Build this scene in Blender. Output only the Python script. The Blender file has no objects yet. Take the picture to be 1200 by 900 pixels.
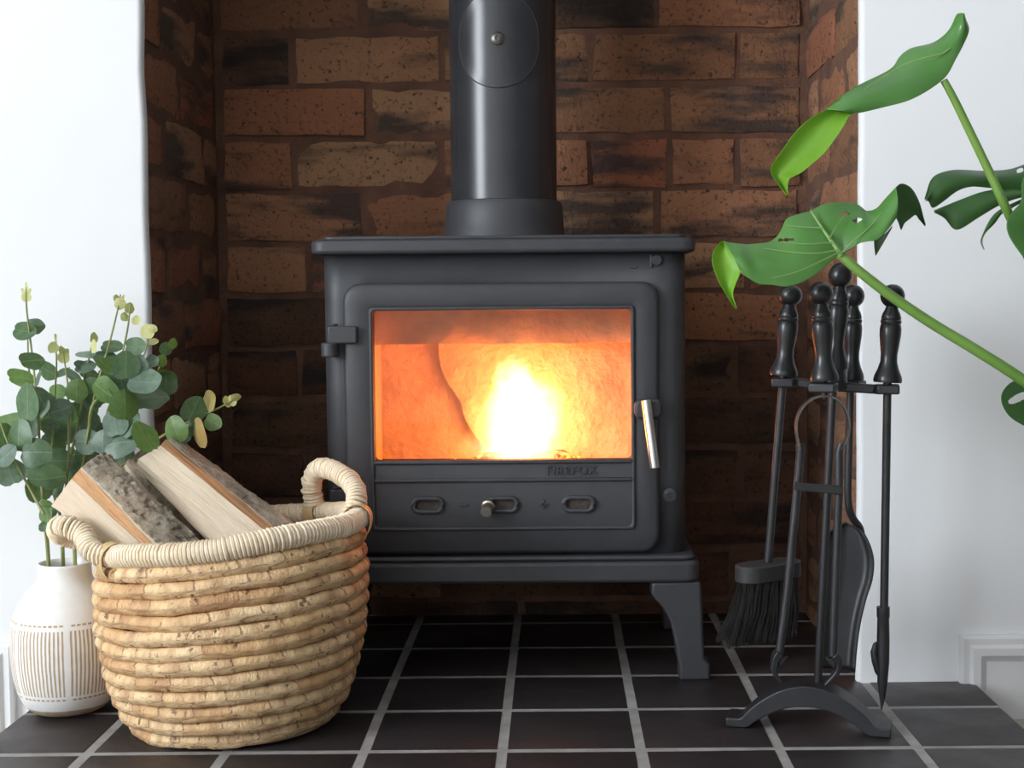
import bpy, bmesh, math, random
from mathutils import Vector, Matrix, noise
random.seed(7)
SC = bpy.context.scene
C = SC.collection
PI = math.pi

# ------------------------------------------------------------------ camera
F_PX, PPX, PPY, CAM_H = 1650.0, 651.0, 450.0, 0.525
pitch, roll = math.atan(100 / 1650), 0.008
CAM = Vector((0, 0, CAM_H))
FWD = Vector((0, math.cos(pitch), -math.sin(pitch)))
_r0 = Vector((1, 0, 0)); _u0 = Vector((0, math.sin(pitch), math.cos(pitch)))
RGT = _r0 * math.cos(roll) - _u0 * math.sin(roll)
UPV = _u0 * math.cos(roll) + _r0 * math.sin(roll)
cd = bpy.data.cameras.new('camera'); cam = bpy.data.objects.new('camera', cd); C.objects.link(cam)
cd.sensor_width = 36; cd.lens = F_PX / 1200 * 36; cd.shift_x = -(PPX - 600) / 1200; cd.clip_start = .02
cam.matrix_world = Matrix(((RGT.x, UPV.x, -FWD.x, CAM.x), (RGT.y, UPV.y, -FWD.y, CAM.y), (RGT.z, UPV.z, -FWD.z, CAM.z), (0, 0, 0, 1)))
SC.camera = cam

# ------------------------------------------------------------------ world, window light, exposure
w = bpy.data.worlds.new('world'); SC.world = w; w.use_nodes = True
w.node_tree.nodes['Background'].inputs[0].default_value = (.75, .87, 1, 1)
w.node_tree.nodes['Background'].inputs[1].default_value = 1.0
def area(name, loc, target, sx, sy, power, col):
    l = bpy.data.lights.new(name, 'AREA'); l.shape = 'RECTANGLE'; l.size = sx; l.size_y = sy; l.energy = power; l.color = col
    o = bpy.data.objects.new(name, l); C.objects.link(o); o.location = loc
    o.rotation_euler = (Vector(target) - Vector(loc)).to_track_quat('-Z', 'Y').to_euler(); return o
area('window_daylight', (-3.27, -.75, 1.40), (0, -.75, 1.40), 1.60, 1.50, 205, (.86, .93, 1.0))
SC.view_settings.view_transform = 'Standard'; SC.view_settings.look = 'None'
SC.view_settings.gamma = 1; SC.view_settings.use_curve_mapping = False
SC.view_settings.exposure = -0.24
SC.cycles.use_denoising = True

def at(px, py, Y):
    d = FWD + RGT * ((px - PPX) / F_PX) - UPV * ((py - PPY) / F_PX)
    return CAM + d * (Y / d.y)

# ------------------------------------------------------------------ materials
MATS = {}
def base_mat(name, col, rough=.6, metal=0., spec=.5):
    m = bpy.data.materials.new(name); m.use_nodes = True
    b = m.node_tree.nodes['Principled BSDF']
    b.inputs['Base Color'].default_value = (*col, 1); b.inputs['Roughness'].default_value = rough
    b.inputs['Metallic'].default_value = metal; b.inputs['Specular IOR Level'].default_value = spec
    MATS[name] = m; return m
class NT:
    def __init__(s, m): s.t = m.node_tree; s.n = s.t.nodes; s.b = s.n.get('Principled BSDF')
    def new(s, t, **kw):
        n = s.n.new(t)
        for k, v in kw.items(): setattr(n, k, v)
        return n
    def link(s, a, b): s.t.links.new(a, b)
    def coord(s, kind='Object', scale=(1, 1, 1)):
        c = s.new('ShaderNodeTexCoord'); mp = s.new('ShaderNodeMapping'); mp.inputs['Scale'].default_value = scale
        s.link(c.outputs[kind], mp.inputs['Vector']); return mp.outputs['Vector']
    def noise(s, vec, scale, detail=4, rough=.55, w=None):
        n = s.new('ShaderNodeTexNoise'); n.inputs['Scale'].default_value = scale; n.inputs['Detail'].default_value = detail
        n.inputs['Roughness'].default_value = rough
        if w is not None: n.noise_dimensions = '4D'; s.link(w, n.inputs['W'])
        s.link(vec, n.inputs['Vector']); return n.outputs['Fac']
    def ramp(s, fac, stops):
        r = s.new('ShaderNodeValToRGB'); e = r.color_ramp.elements
        while len(e) < len(stops): e.new(.5)
        for el, (p, c) in zip(e, stops): el.position = p; el.color = (*c, 1) if len(c) == 3 else c
        s.link(fac, r.inputs['Fac']); return r.outputs['Color']
    def mix(s, fac, a, b, mode='MIX'):
        n = s.new('ShaderNodeMix', data_type='RGBA', blend_type=mode)
        for sock, v in ((0, fac), (6, a), (7, b)):
            if hasattr(v, 'links') or hasattr(v, 'is_linked'): s.link(v, n.inputs[sock])
            else: n.inputs[sock].default_value = v if sock == 0 else (*v, 1)
        return n.outputs[2]
    def math(s, op, a, b=0., c=None):
        n = s.new('ShaderNodeMath', operation=op)
        for i, v in enumerate((a, b, c)):
            if v is None: continue
            if hasattr(v, 'is_linked'): s.link(v, n.inputs[i])
            else: n.inputs[i].default_value = v
        return n.outputs[0]
    def bump(s, h, strength=.3, dist=.002):
        b = s.new('ShaderNodeBump'); b.inputs['Strength'].default_value = strength; b.inputs['Distance'].default_value = dist
        s.link(h, b.inputs['Height']); s.link(b.outputs['Normal'], s.b.inputs['Normal'])
    def col(s, c): s.link(c, s.b.inputs['Base Color'])

def noisy(name, c1, c2, scale=20, rough=.6, metal=0, bump=.2, bdist=.001, bscale=None, kind='Object', spec=.5):
    m = base_mat(name, c1, rough, metal, spec); t = NT(m); v = t.coord(kind)
    t.col(t.ramp(t.noise(v, scale), [(.3, c1), (.7, c2)]))
    if bump: t.bump(t.noise(v, bscale or scale * 4, 3), bump, bdist)
    return m

noisy('plaster', (.86, .86, .86), (.83, .83, .835), 3, .85, bump=.12, bdist=.002, bscale=18)
noisy('wood_paint', (.84, .84, .84), (.80, .80, .80), 6, .5, bump=.05)
noisy('ceiling_paint', (.82, .82, .82), (.8, .8, .8), 3, .9, bump=0)
noisy('grey_paint', (.13, .13, .14), (.15, .15, .16), 3, .85, bump=0)
noisy('carpet', (.42, .37, .31), (.55, .5, .43), 150, .95, bump=.8, bdist=.004, bscale=300)
noisy('grout', (.38, .365, .345), (.24, .23, .215), 25, .9, bump=.5, bdist=.001, bscale=300)
noisy('mortar', (.20, .098, .060), (.11, .055, .037), 22, .95, bump=.9, bdist=.004, bscale=120)
noisy('cast_iron', (.040, .040, .044), (.048, .048, .053), 30, .5, bump=.25, bdist=.0006, bscale=500, spec=.5)
noisy('flue_enamel', (.026, .027, .030), (.034, .035, .038), 14, .27, bump=.06, bdist=.0004, bscale=300)
noisy('black_iron', (.018, .018, .020), (.027, .027, .030), 40, .42, bump=.2, bdist=.0005, bscale=350)
noisy('black_lacquer', (.012, .012, .013), (.016, .016, .017), 20, .3, bump=.03)
noisy('brushed_steel', (.72, .69, .65), (.62, .6, .57), 60, .28, 1, bump=.05)
noisy('nickel', (.66, .6, .5), (.56, .51, .43), 60, .35, 1, bump=.05)
noisy('worn_steel', (.12, .11, .10), (.22, .2, .18), 90, .4, .8, bump=.1)
noisy('firebrick', (.74, .56, .34), (.52, .35, .19), 14, .95, bump=.8, bdist=.006, bscale=70)
noisy('soot_brick', (.38, .25, .14), (.72, .52, .31), 9, .95, bump=.7, bdist=.004, bscale=60)
noisy('charred', (.02, .017, .015), (.08, .06, .05), 30, .95, bump=1, bdist=.006, bscale=60)
noisy('bristle', (.022, .021, .021), (.05, .048, .046), 80, .6, bump=0)
noisy('brush_block', (.02, .02, .021), (.035, .035, .035), 40, .6, bump=.1)
noisy('terracotta', (.55, .28, .17), (.45, .22, .13), 8, .8)
noisy('soil', (.05, .03, .02), (.09, .06, .04), 60, .95, bump=1, bdist=.005)
noisy('euc_stem', (.30, .36, .12), (.22, .2, .08), 30, .6, bump=.1)
noisy('petiole', (.13, .26, .045), (.20, .36, .07), 12, .4, bump=.1)
noisy('rope', (.76, .59, .39), (.90, .78, .60), 90, .8, bump=.6, bdist=.001, bscale=500)
noisy('rope_core', (.40, .27, .15), (.5, .35, .2), 60, .9)
noisy('strap', (.56, .38, .17), (.66, .48, .25), 40, .6, bump=.2)

def tile_mat():
    m = base_mat('quarry_tile', (.03, .025, .026), .42); t = NT(m); v = t.coord()
    oi = t.new('ShaderNodeObjectInfo')
    n = t.noise(v, 9, 5, .6, oi.outputs['Random'])
    c = t.ramp(n, [(.3, (.020, .016, .017)), (.7, (.036, .029, .029))])
    c = t.mix(.35, c, t.ramp(oi.outputs['Random'], [(0, (.020, .017, .018)), (1, (.040, .029, .029))]))
    sp = t.ramp(t.noise(v, 60, 2), [(.74, (0, 0, 0)), (.8, (1, 1, 1))])
    c = t.mix(t.math('MULTIPLY', sp, .25), c, (.10, .085, .07)); t.col(c)
    t.link(t.ramp(t.noise(v, 14, 4), [(.3, (.36,) * 3), (.75, (.56,) * 3)]), t.b.inputs['Roughness'])
    t.bump(t.noise(v, 80, 4), .25, .0012)
tile_mat()

def brick_mat(name, soot_shade):
    m = base_mat(name, (.2, .1, .06), .9); t = NT(m); v = t.coord()
    oi = t.new('ShaderNodeObjectInfo'); R = oi.outputs['Random']; W = t.math('MULTIPLY', R, 37.)
    base = t.ramp(R, [(0, (.31, .135, .065)), (.25, (.44, .215, .105)), (.5, (.42, .145, .068)), (.75, (.54, .29, .15)), (1, (.44, .17, .082))])
    c = t.mix(t.noise(v, 22, 6, .65, W), base, t.mix(.5, base, (.10, .06, .045)), 'MIX')
    g = t.noise(v, 140, 4, .7, W)
    c = t.mix(t.ramp(g, [(.34, (1, 1, 1)), (.45, (0, 0, 0))]), c, (.05, .032, .025))
    c = t.mix(t.math('MULTIPLY', t.ramp(g, [(.62, (0, 0, 0)), (.72, (1, 1, 1))]), .5), c, (.46, .31, .21))
    band = t.noise(t.coord('Object', (3.5, 3.5, 15)), 1.0, 4, .55, W)
    bm = t.ramp(band, [(.51, (0, 0, 0)), (.60, (1, 1, 1))])
    c = t.mix(t.math('MULTIPLY', bm, .85), c, (.040, .035, .034))
    if soot_shade: c = t.mix(t.ramp(t.noise(v, 14, 5, .6, W), [(.2, (.82,) * 3), (.8, (.5,) * 3)]), c, (.018, .013, .011))  # sooty tone that also carries the alcove's shade in the brick colour
    t.col(c)
    h = t.math('ADD', t.noise(v, 60, 5, .65, W), t.math('MULTIPLY', g, .6)); t.bump(h, 1.0, .007)
brick_mat('old_brick', False); brick_mat('soot_shade_brick', True)

def coil_mat():
    m = base_mat('hyacinth', (.6, .45, .25), .6); t = NT(m)
    c = t.new('ShaderNodeTexCoord'); sx = t.new('ShaderNodeSeparateXYZ'); t.link(c.outputs['UV'], sx.inputs[0])
    oi = t.new('ShaderNodeObjectInfo'); R = oi.outputs['Random']
    u = t.math('ADD', sx.outputs[0], t.math('MULTIPLY', R, 91.)); v = t.coord()
    def along(mul, seed, detail=2):          # noise that runs along the coil, slanted with the wraps
        cb = t.new('ShaderNodeCombineXYZ'); t.link(t.math('MULTIPLY', u, mul), cb.inputs[0]); t.link(t.math('MULTIPLY', sx.outputs[1], mul * .8), cb.inputs[1]); cb.inputs[2].default_value = seed
        return t.noise(cb.outputs[0], 1.0, detail, .6)
    n = t.noise(v, 45, 5, .65); n2 = t.noise(v, 160, 4, .65)
    cell = t.math('FLOOR', t.math('ADD', u, t.math('MULTIPLY', n, .35)))
    wn = t.new('ShaderNodeTexWhiteNoise', noise_dimensions='1D'); t.link(cell, wn.inputs['W'])
    col = t.ramp(wn.outputs['Value'], [(0, (.80, .53, .27)), (.35, (.88, .64, .36)), (.65, (.80, .54, .27)), (.85, (.70, .43, .20)), (1, (.55, .31, .14))])
    col = t.mix(t.ramp(along(2.2, 3.), [(.40, (0, 0, 0)), (.68, (1, 1, 1))]), col, t.mix(.7, col, (.36, .17, .075)))
    col = t.mix(t.ramp(n2, [(.5, (0, 0, 0)), (.8, (1, 1, 1))]), col, t.mix(.5, col, (.40, .21, .10)))
    fr = t.math('FRACT', t.math('ADD', t.math('ADD', u, t.math('MULTIPLY', n, .35)), t.math('MULTIPLY', sx.outputs[1], .5)))
    wn2 = t.new('ShaderNodeTexWhiteNoise', noise_dimensions='1D'); t.link(t.math('ADD', cell, 17.3), wn2.inputs['W'])
    ed = t.math('MULTIPLY', t.math('LESS_THAN', fr, .045), t.math('LESS_THAN', wn2.outputs['Value'], .55))
    col = t.mix(t.math('MULTIPLY', ed, .7), col, (.20, .09, .05))
    dk = t.math('MULTIPLY', t.ramp(along(5.5, 9., 3), [(.575, (0, 0, 0)), (.62, (1, 1, 1))]), t.ramp(n, [(.42, (0, 0, 0)), (.56, (1, 1, 1))]))
    col = t.mix(t.math('MULTIPLY', dk, .85), col, (.11, .045, .028)); t.col(col)
    t.bump(t.math('ADD', along(16., 5., 3), t.math('MULTIPLY', n2, .5)), .6, .003)
coil_mat()

def vase_mat():
    m = base_mat('vase_glaze', (.85, .83, .80), .5); t = NT(m)
    c = t.new('ShaderNodeTexCoord'); sx = t.new('ShaderNodeSeparateXYZ'); t.link(c.outputs['UV'], sx.inputs[0])
    U, V = sx.outputs[0], sx.outputs[1]          # u: turns, v: metres above the table
    wob = t.math('MULTIPLY', t.math('SUBTRACT', t.noise(c.outputs['UV'], 22, 2), .5), .006)
    u = t.math('ADD', U, wob)
    uu = t.math('MULTIPLY', u, 84.)
    stripe = t.math('LESS_THAN', t.math('ABSOLUTE', t.math('SUBTRACT', t.math('FRACT', uu), .5)), .23)
    gap = t.math('GREATER_THAN', t.math('FRACT', t.math('ADD', t.math('MULTIPLY', u, 84. / 14.), .22)), 1.25 / 14.)
    hv = t.math('MULTIPLY', t.math('GREATER_THAN', V, .0335), t.math('LESS_THAN', V, .117))
    s = t.math('MULTIPLY', t.math('MULTIPLY', stripe, hv), gap)
    dash = t.math('MULTIPLY', t.math('LESS_THAN', t.math('FRACT', t.math('MULTIPLY', u, 60.)), .7), gap)
    d1 = t.math('LESS_THAN', t.math('ABSOLUTE', t.math('SUBTRACT', V, .1235)), .0012)
    d2 = t.math('LESS_THAN', t.math('ABSOLUTE', t.math('SUBTRACT', V, .029)), .0012)
    s = t.math('MAXIMUM', s, t.math('MULTIPLY', dash, t.math('MAXIMUM', d1, d2)))
    foot = t.math('LESS_THAN', V, t.math('ADD', .0125, t.math('MULTIPLY', wob, .4)))
    s = t.math('MAXIMUM', s, foot)
    n = t.noise(c.outputs['Object'], 90, 3)
    clay = t.ramp(n, [(.3, (.44, .32, .21)), (.7, (.54, .41, .28))])
    t.col(t.mix(s, t.ramp(n, [(.3, (.84, .82, .785)), (.7, (.88, .865, .84))]), clay))
    t.link(t.ramp(s, [(0, (.42,) * 3), (1, (.8,) * 3)]), t.b.inputs['Roughness'])
    t.bump(t.math('MULTIPLY', s, -1.), .35, .0012)
vase_mat()

def wood_mat():
    m = base_mat('split_wood', (.7, .5, .32), .75); t = NT(m); c = t.new('ShaderNodeTexCoord')
    mp = t.new('ShaderNodeMapping'); mp.inputs['Scale'].default_value = (.3, 14, 1); t.link(c.outputs['UV'], mp.inputs['Vector'])
    n = t.noise(mp.outputs['Vector'], 6, 6, .65); n2 = t.noise(c.outputs['UV'], 3, 3)
    col = t.ramp(n, [(.28, (.60, .42, .25)), (.46, (.82, .66, .48)), (.7, (.90, .78, .62))])
    sp = t.new('ShaderNodeSeparateXYZ'); t.link(c.outputs['UV'], sp.inputs[0])
    rim = t.ramp(t.math('ADD', sp.outputs[2] if False else t.math('MULTIPLY', n2, .0), t.noise(mp.outputs['Vector'], 2.2, 4)), [(.62, (0, 0, 0)), (.72, (1, 1, 1))])
    t.col(t.mix(t.math('MULTIPLY', rim, .45), col, (.46, .30, .17)))
    t.bump(n, .8, .003)
    m2 = base_mat('cambium', (.6, .3, .13), .75); t2 = NT(m2); c2 = t2.new('ShaderNodeTexCoord')
    mp2 = t2.new('ShaderNodeMapping'); mp2.inputs['Scale'].default_value = (1, 6, 1); t2.link(c2.outputs['UV'], mp2.inputs['Vector'])
    n = t2.noise(mp2.outputs['Vector'], 6, 6, .65)
    t2.col(t2.ramp(n, [(.25, (.40, .18, .08)), (.55, (.66, .36, .17)), (.8, (.74, .50, .28))])); t2.bump(n, .5, .002)
wood_mat()

def bark_mat():
    m = base_mat('bark', (.3, .25, .2), .95); t = NT(m); v = t.coord()
    n = t.noise(v, 28, 8, .7); n2 = t.noise(v, 120, 4, .7); n3 = t.noise(v, 12, 3)
    col = t.ramp(n, [(.30, (.07, .05, .035)), (.42, (.28, .23, .165)), (.56, (.46, .41, .32)), (.72, (.64, .61, .51))])
    col = t.mix(t.ramp(n3, [(.5, (0, 0, 0)), (.62, (1, 1, 1))]), col, t.mix(.55, col, (.33, .22, .14)))
    t.col(col); t.bump(t.math('ADD', n, t.math('MULTIPLY', n2, .5)), 1., .006)
bark_mat()

def leaf_mat(name, c1, c2, rough=.45, trans=.25, vein=None, scale=25, spec=.5):
    m = base_mat(name, c1, rough, 0, spec); t = NT(m); v = t.coord()
    oi = t.new('ShaderNodeObjectInfo')
    col = t.ramp(t.noise(v, scale, 3, .5, oi.outputs['Random']), [(.3, c1), (.7, c2)])
    hs = t.new('ShaderNodeHueSaturation'); t.link(col, hs.inputs['Color'])
    t.link(t.math('ADD', .8, t.math('MULTIPLY', oi.outputs['Random'], .4)), hs.inputs['Value']); col = hs.outputs['Color']
    if vein:
        sx = t.new('ShaderNodeSeparateXYZ'); t.link(v, sx.inputs[0]); ay = t.math('ABSOLUTE', sx.outputs[1])
        mid = t.math('LESS_THAN', ay, .03)
        side = t.math('LESS_THAN', t.math('FRACT', t.math('MULTIPLY', t.math('SUBTRACT', sx.outputs[0], t.math('MULTIPLY', ay, .8)), 3.6)), .07)
        col = t.mix(t.math('MAXIMUM', t.math('MULTIPLY', mid, .7), t.math('MULTIPLY', side, .28)), col, vein)
    t.col(col)
    tr = t.new('ShaderNodeBsdfTranslucent'); t.link(t.mix(.5, col, (.35, .6, .05), 'MIX'), tr.inputs['Color'])
    mx = t.new('ShaderNodeMixShader'); mx.inputs[0].default_value = trans
    out = t.n['Material Output']; t.link(t.b.outputs[0], mx.inputs[1]); t.link(tr.outputs[0], mx.inputs[2]); t.link(mx.outputs[0], out.inputs['Surface'])
    t.bump(t.noise(v, scale * 3, 3), .15, .001)
leaf_mat('euc_green', (.055, .11, .05), (.10, .17, .085), .42, .15, (.20, .28, .15), 3)
leaf_mat('euc_blue', (.085, .145, .10), (.16, .22, .165), .45, .12, (.24, .31, .22), 3)
leaf_mat('euc_bright', (.10, .19, .05), (.16, .26, .085), .45, .22, (.26, .36, .15), 3)
leaf_mat('euc_pale', (.52, .52, .20), (.62, .60, .30), .6, .25, None, 3)
leaf_mat('euc_olive', (.34, .32, .10), (.42, .30, .10), .5, .25, None, 3)
leaf_mat('euc_russet', (.42, .25, .10), (.36, .30, .10), .5, .25, None, 3)
leaf_mat('monstera_top', (.075, .21, .045), (.11, .27, .065), .26, .18, scale=8)
leaf_mat('monstera_dark', (.045, .12, .034), (.065, .16, .045), .30, .12, scale=8)
leaf_mat('monstera_under', (.19, .42, .03), (.26, .50, .05), .45, .4, scale=8)
leaf_mat('monstera_vein', (.26, .42, .13), (.3, .46, .16), .45, .2, scale=8)

def glass_mat():
    m = bpy.data.materials.new('stove_glass'); m.use_nodes = True; t = m.node_tree; t.nodes.clear()
    o = t.nodes.new('ShaderNodeOutputMaterial'); tr = t.nodes.new('ShaderNodeBsdfTransparent'); gl = t.nodes.new('ShaderNodeBsdfGlossy')
    gl.inputs['Roughness'].default_value = .03; tr.inputs[0].default_value = (.95, .93, .9, 1)
    mx = t.nodes.new('ShaderNodeMixShader'); mx.inputs[0].default_value = .022
    t.links.new(tr.outputs[0], mx.inputs[1]); t.links.new(gl.outputs[0], mx.inputs[2]); t.links.new(mx.outputs[0], o.inputs[0]); MATS['stove_glass'] = m
glass_mat()
def window_glass():
    m = MATS['stove_glass'].copy(); m.name = 'window_glass'; MATS['window_glass'] = m
window_glass()

def flame_mat():
    m = bpy.data.materials.new('flame'); m.use_nodes = True; t = NT(m); t.n.clear()
    out = t.new('ShaderNodeOutputMaterial'); c = t.new('ShaderNodeTexCoord')
    # object space: x,y in -1..1 across, z 0..1 up
    nz = t.new('ShaderNodeTexNoise'); nz.inputs['Scale'].default_value = 2.6; nz.inputs['Detail'].default_value = 3; t.link(c.outputs['Object'], nz.inputs['Vector'])
    off = t.new('ShaderNodeVectorMath', operation='MULTIPLY_ADD'); t.link(nz.outputs['Color'], off.inputs[0])
    off.inputs[1].default_value = (1.1, .9, .45); t.link(c.outputs['Object'], off.inputs[2])
    sub = t.new('ShaderNodeVectorMath', operation='SUBTRACT'); t.link(off.outputs[0], sub.inputs[0]); sub.inputs[1].default_value = (.55, .45, .22)
    s = t.new('ShaderNodeSeparateXYZ'); t.link(sub.outputs[0], s.inputs[0]); X, Y, Z = s.outputs
    rr = t.math('SQRT', t.math('ADD', t.math('MULTIPLY', X, X), t.math('MULTIPLY', Y, Y)))
    width = t.math('SUBTRACT', .80, t.math('MULTIPLY', t.math('POWER', t.math('MAXIMUM', Z, 0.), 2.2), .85))
    d = t.math('DIVIDE', rr, t.math('MAXIMUM', width, .02))
    mr = t.new('ShaderNodeMapRange', interpolation_type='SMOOTHSTEP'); t.link(d, mr.inputs[0]); mr.inputs[1].default_value = 1.25; mr.inputs[2].default_value = .35
    core = t.math('POWER', mr.outputs[0], 2.)
    so = t.new('ShaderNodeSeparateXYZ'); t.link(c.outputs['Object'], so.inputs[0])
    fade = t.new('ShaderNodeMapRange'); t.link(so.outputs[2], fade.inputs[0]); fade.inputs[1].default_value = 1.; fade.inputs[2].default_value = .7
    st = t.math('MULTIPLY', t.math('MULTIPLY', core, fade.outputs[0]), 150.)
    em = t.new('ShaderNodeEmission'); t.link(t.mix(core, (1, .27, .03), (1, .72, .42)), em.inputs['Color']); t.link(st, em.inputs['Strength'])
    t.link(em.outputs[0], out.inputs['Volume']); MATS['flame'] = m
flame_mat()
def ember_mat():
    m = base_mat('ember', (.03, .02, .02), .95); t = NT(m); v = t.coord()
    n = t.noise(v, 45, 4, .7); t.col(t.ramp(n, [(.4, (.02, .015, .012)), (.6, (.25, .22, .2))]))
    t.link(t.ramp(n, [(.5, (0, 0, 0)), (.62, (1, .22, .02)), (.75, (1, .5, .08))]), t.b.inputs['Emission Color']); t.b.inputs['Emission Strength'].default_value = 5
    t.bump(n, 1, .005)
ember_mat()

# ------------------------------------------------------------------ mesh helpers
class MB:
    def __init__(s): s.v = []; s.f = []; s.uv = {}
    def add(s, vs, fs, uvs=None):
        o = len(s.v); s.v += [tuple(p) for p in vs]
        for f in fs: s.f.append([i + o for i in f])
        return o
    def box(s, x0, x1, y0, y1, z0, z1):
        s.add([(x0, y0, z0), (x1, y0, z0), (x1, y1, z0), (x0, y1, z0), (x0, y0, z1), (x1, y0, z1), (x1, y1, z1), (x0, y1, z1)],
              [(0, 3, 2, 1), (4, 5, 6, 7), (0, 1, 5, 4), (1, 2, 6, 5), (2, 3, 7, 6), (3, 0, 4, 7)]); return s
    def loops(s, loops, closed=True, cap0=True, cap1=True):
        n = len(loops[0]); o = len(s.v)
        for lp in loops: s.v += [tuple(p) for p in lp]
        for i in range(len(loops) - 1):
            for j in range(n if closed else n - 1):
                a = o + i * n + j; b = o + i * n + (j + 1) % n
                s.f.append([a, b, b + n, a + n])
        if cap0: s.f.append([o + j for j in range(n)][::-1])
        if cap1: s.f.append([o + (len(loops) - 1) * n + j for j in range(n)])
        return s
    def tube(s, pts, rad, n=12, cap=True, closed=False):
        pts = [Vector(p) for p in pts]; m = len(pts)
        rads = rad if isinstance(rad, (list, tuple)) else [rad] * m
        fr = frames(pts, closed); lps = []
        for p, r, (t, a, b) in zip(pts, rads, fr):
            lps.append([p + a * (math.cos(2 * PI * k / n) * r) + b * (math.sin(2 * PI * k / n) * r) for k in range(n)])
        if closed: lps.append(lps[0]); cap = False
        return s.loops(lps, True, cap, cap)
    def lathe(s, prof, n=32, mat=None, cap0=True, cap1=True):
        mat = mat or Matrix()
        return s.loops([[mat @ Vector((r * math.cos(2 * PI * k / n), r * math.sin(2 * PI * k / n), z)) for k in range(n)] for r, z in prof], True, cap0, cap1)
    def prism(s, poly, y0, y1, plane='XZ'):
        f = (lambda a, b, y: (a, y, b)) if plane == 'XZ' else ((lambda a, b, z: (a, b, z)) if plane == 'XY' else (lambda a, b, x: (x, a, b)))
        return s.loops([[f(a, b, y0) for a, b in poly], [f(a, b, y1) for a, b in poly]])
    def ring(s, outer, inner, y0, y1, bev=.0):
        """plate in XZ with a hole; y0 front, y1 back"""
        n = len(outer)
        def lp(L, y, k=0):
            return [(a, y, b) for a, b in L]
        def grow(L, d):
            cx = sum(a for a, b in L) / n; cz = sum(b for a, b in L) / n
            return [(a + (d if a > cx else -d), b + (d if b > cz else -d)) for a, b in L]
        if bev:
            seq = [lp(outer, y1), lp(outer, y0 + bev), lp(grow(outer, -bev * .35), y0 + bev * .35), lp(grow(outer, -bev), y0), lp(grow(inner, bev), y0), lp(grow(inner, bev * .35), y0 + bev * .35), lp(inner, y0 + bev), lp(inner, y1), lp(outer, y1)]
        else: seq = [lp(outer, y1), lp(outer, y0), lp(inner, y0), lp(inner, y1), lp(outer, y1)]
        return s.loops(seq, True, False, False)
    def build(s, name, mat, parent=None, smooth=True, bevel=0, seg=2, angle=38, uv=None, weld=True):
        me = bpy.data.meshes.new(name); me.from_pydata(s.v, [], s.f)
        if uv:
            ul = me.uv_layers.new(name='UVMap')
            for lp in me.loops: ul.data[lp.index].uv = uv[lp.vertex_index]
        bm = bmesh.new(); bm.from_mesh(me)
        if weld and not uv: bmesh.ops.remove_doubles(bm, verts=bm.verts, dist=1e-6)
        bmesh.ops.recalc_face_normals(bm, faces=bm.faces); bm.to_mesh(me); bm.free()
        if smooth:
            me.polygons.foreach_set('use_smooth', [True] * len(me.polygons)); me.set_sharp_from_angle(angle=math.radians(angle))
        me.materials.append(MATS[mat])
        o = bpy.data.objects.new(name, me); C.objects.link(o)
        if parent: o.parent = parent
        if bevel:
            b = o.modifiers.new('bevel', 'BEVEL'); b.width = bevel; b.segments = seg; b.limit_method = 'ANGLE'; b.angle_limit = math.radians(40)
        return o
def frames(pts, closed=False):
    m = len(pts); out = []
    T = []
    for i in range(m):
        a = pts[(i - 1) % m] if (closed or i > 0) else pts[0]; b = pts[(i + 1) % m] if (closed or i < m - 1) else pts[-1]
        d = (b - a); T.append(d.normalized() if d.length > 1e-9 else Vector((0, 0, 1)))
    ref = Vector((0, 0, 1)) if abs(T[0].z) < .9 else Vector((0, 1, 0))
    a = T[0].cross(ref).normalized()
    for t in T:
        a = (a - t * a.dot(t)); a = a.normalized() if a.length > 1e-6 else t.orthogonal().normalized()
        out.append((t, a, t.cross(a)))
    return out
def spline(pts, k=6):
    """Catmull-Rom through pts"""
    P = [Vector(p) for p in pts]; P = [P[0] * 2 - P[1]] + P + [P[-1] * 2 - P[-2]]; out = []
    for i in range(1, len(P) - 2):
        for j in range(k):
            t = j / k; a, b, c, d = P[i - 1], P[i], P[i + 1], P[i + 2]
            out.append(.5 * ((2 * b) + (c - a) * t + (2 * a - 5 * b + 4 * c - d) * t * t + (3 * b - a - 3 * c + d) * t ** 3))
    out.append(P[-2]); return out
def resample(pts, step):
    pts = [Vector(p) for p in pts]; L = [0]
    for a, b in zip(pts, pts[1:]): L.append(L[-1] + (b - a).length)
    n = max(2, int(L[-1] / step)); out = []; k = 0
    for i in range(n + 1):
        s = L[-1] * i / n
        while k < len(L) - 2 and L[k + 1] < s: k += 1
        t = (s - L[k]) / max(1e-9, L[k + 1] - L[k]); out.append(pts[k].lerp(pts[k + 1], t))
    return out
def helix(path, core_r, pitch_, per=10, jit=.0, seed=0):
    pts = resample(path, pitch_ / per); fr = frames(pts); rn = random.Random(seed); out = []
    for i, (p, (t, a, b)) in enumerate(zip(pts, fr)):
        th = 2 * PI * i / per; r = core_r * (1 + jit * noise.noise(Vector((i * .13, seed, 0))))
        out.append(p + (a * math.cos(th) + b * math.sin(th)) * r)
    return out
def rrect(x0, z0, x1, z1, r, k=6):
    out = []
    for cx, cz, a0 in ((x1 - r, z0 + r, -90), (x1 - r, z1 - r, 0), (x0 + r, z1 - r, 90), (x0 + r, z0 + r, 180)):
        for i in range(k + 1):
            a = math.radians(a0 + 90 * i / k); out.append((cx + r * math.cos(a), cz + r * math.sin(a)))
    return out
def thing(name, label, cat, loc=(0, 0, 0), group=None):
    o = bpy.data.objects.new(name, None); C.objects.link(o); o.location = loc; o.empty_display_size = .05
    o['label'] = label; o['category'] = cat
    if group: o['group'] = group
    return o
def adopt(root):
    """parts were built in world space: keep them there under an Empty placed at the thing's base"""
    bpy.context.view_layer.update()
    inv = root.matrix_world.inverted()
    for c in C.objects:
        if c.parent == root: c.matrix_parent_inverse = inv
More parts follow.
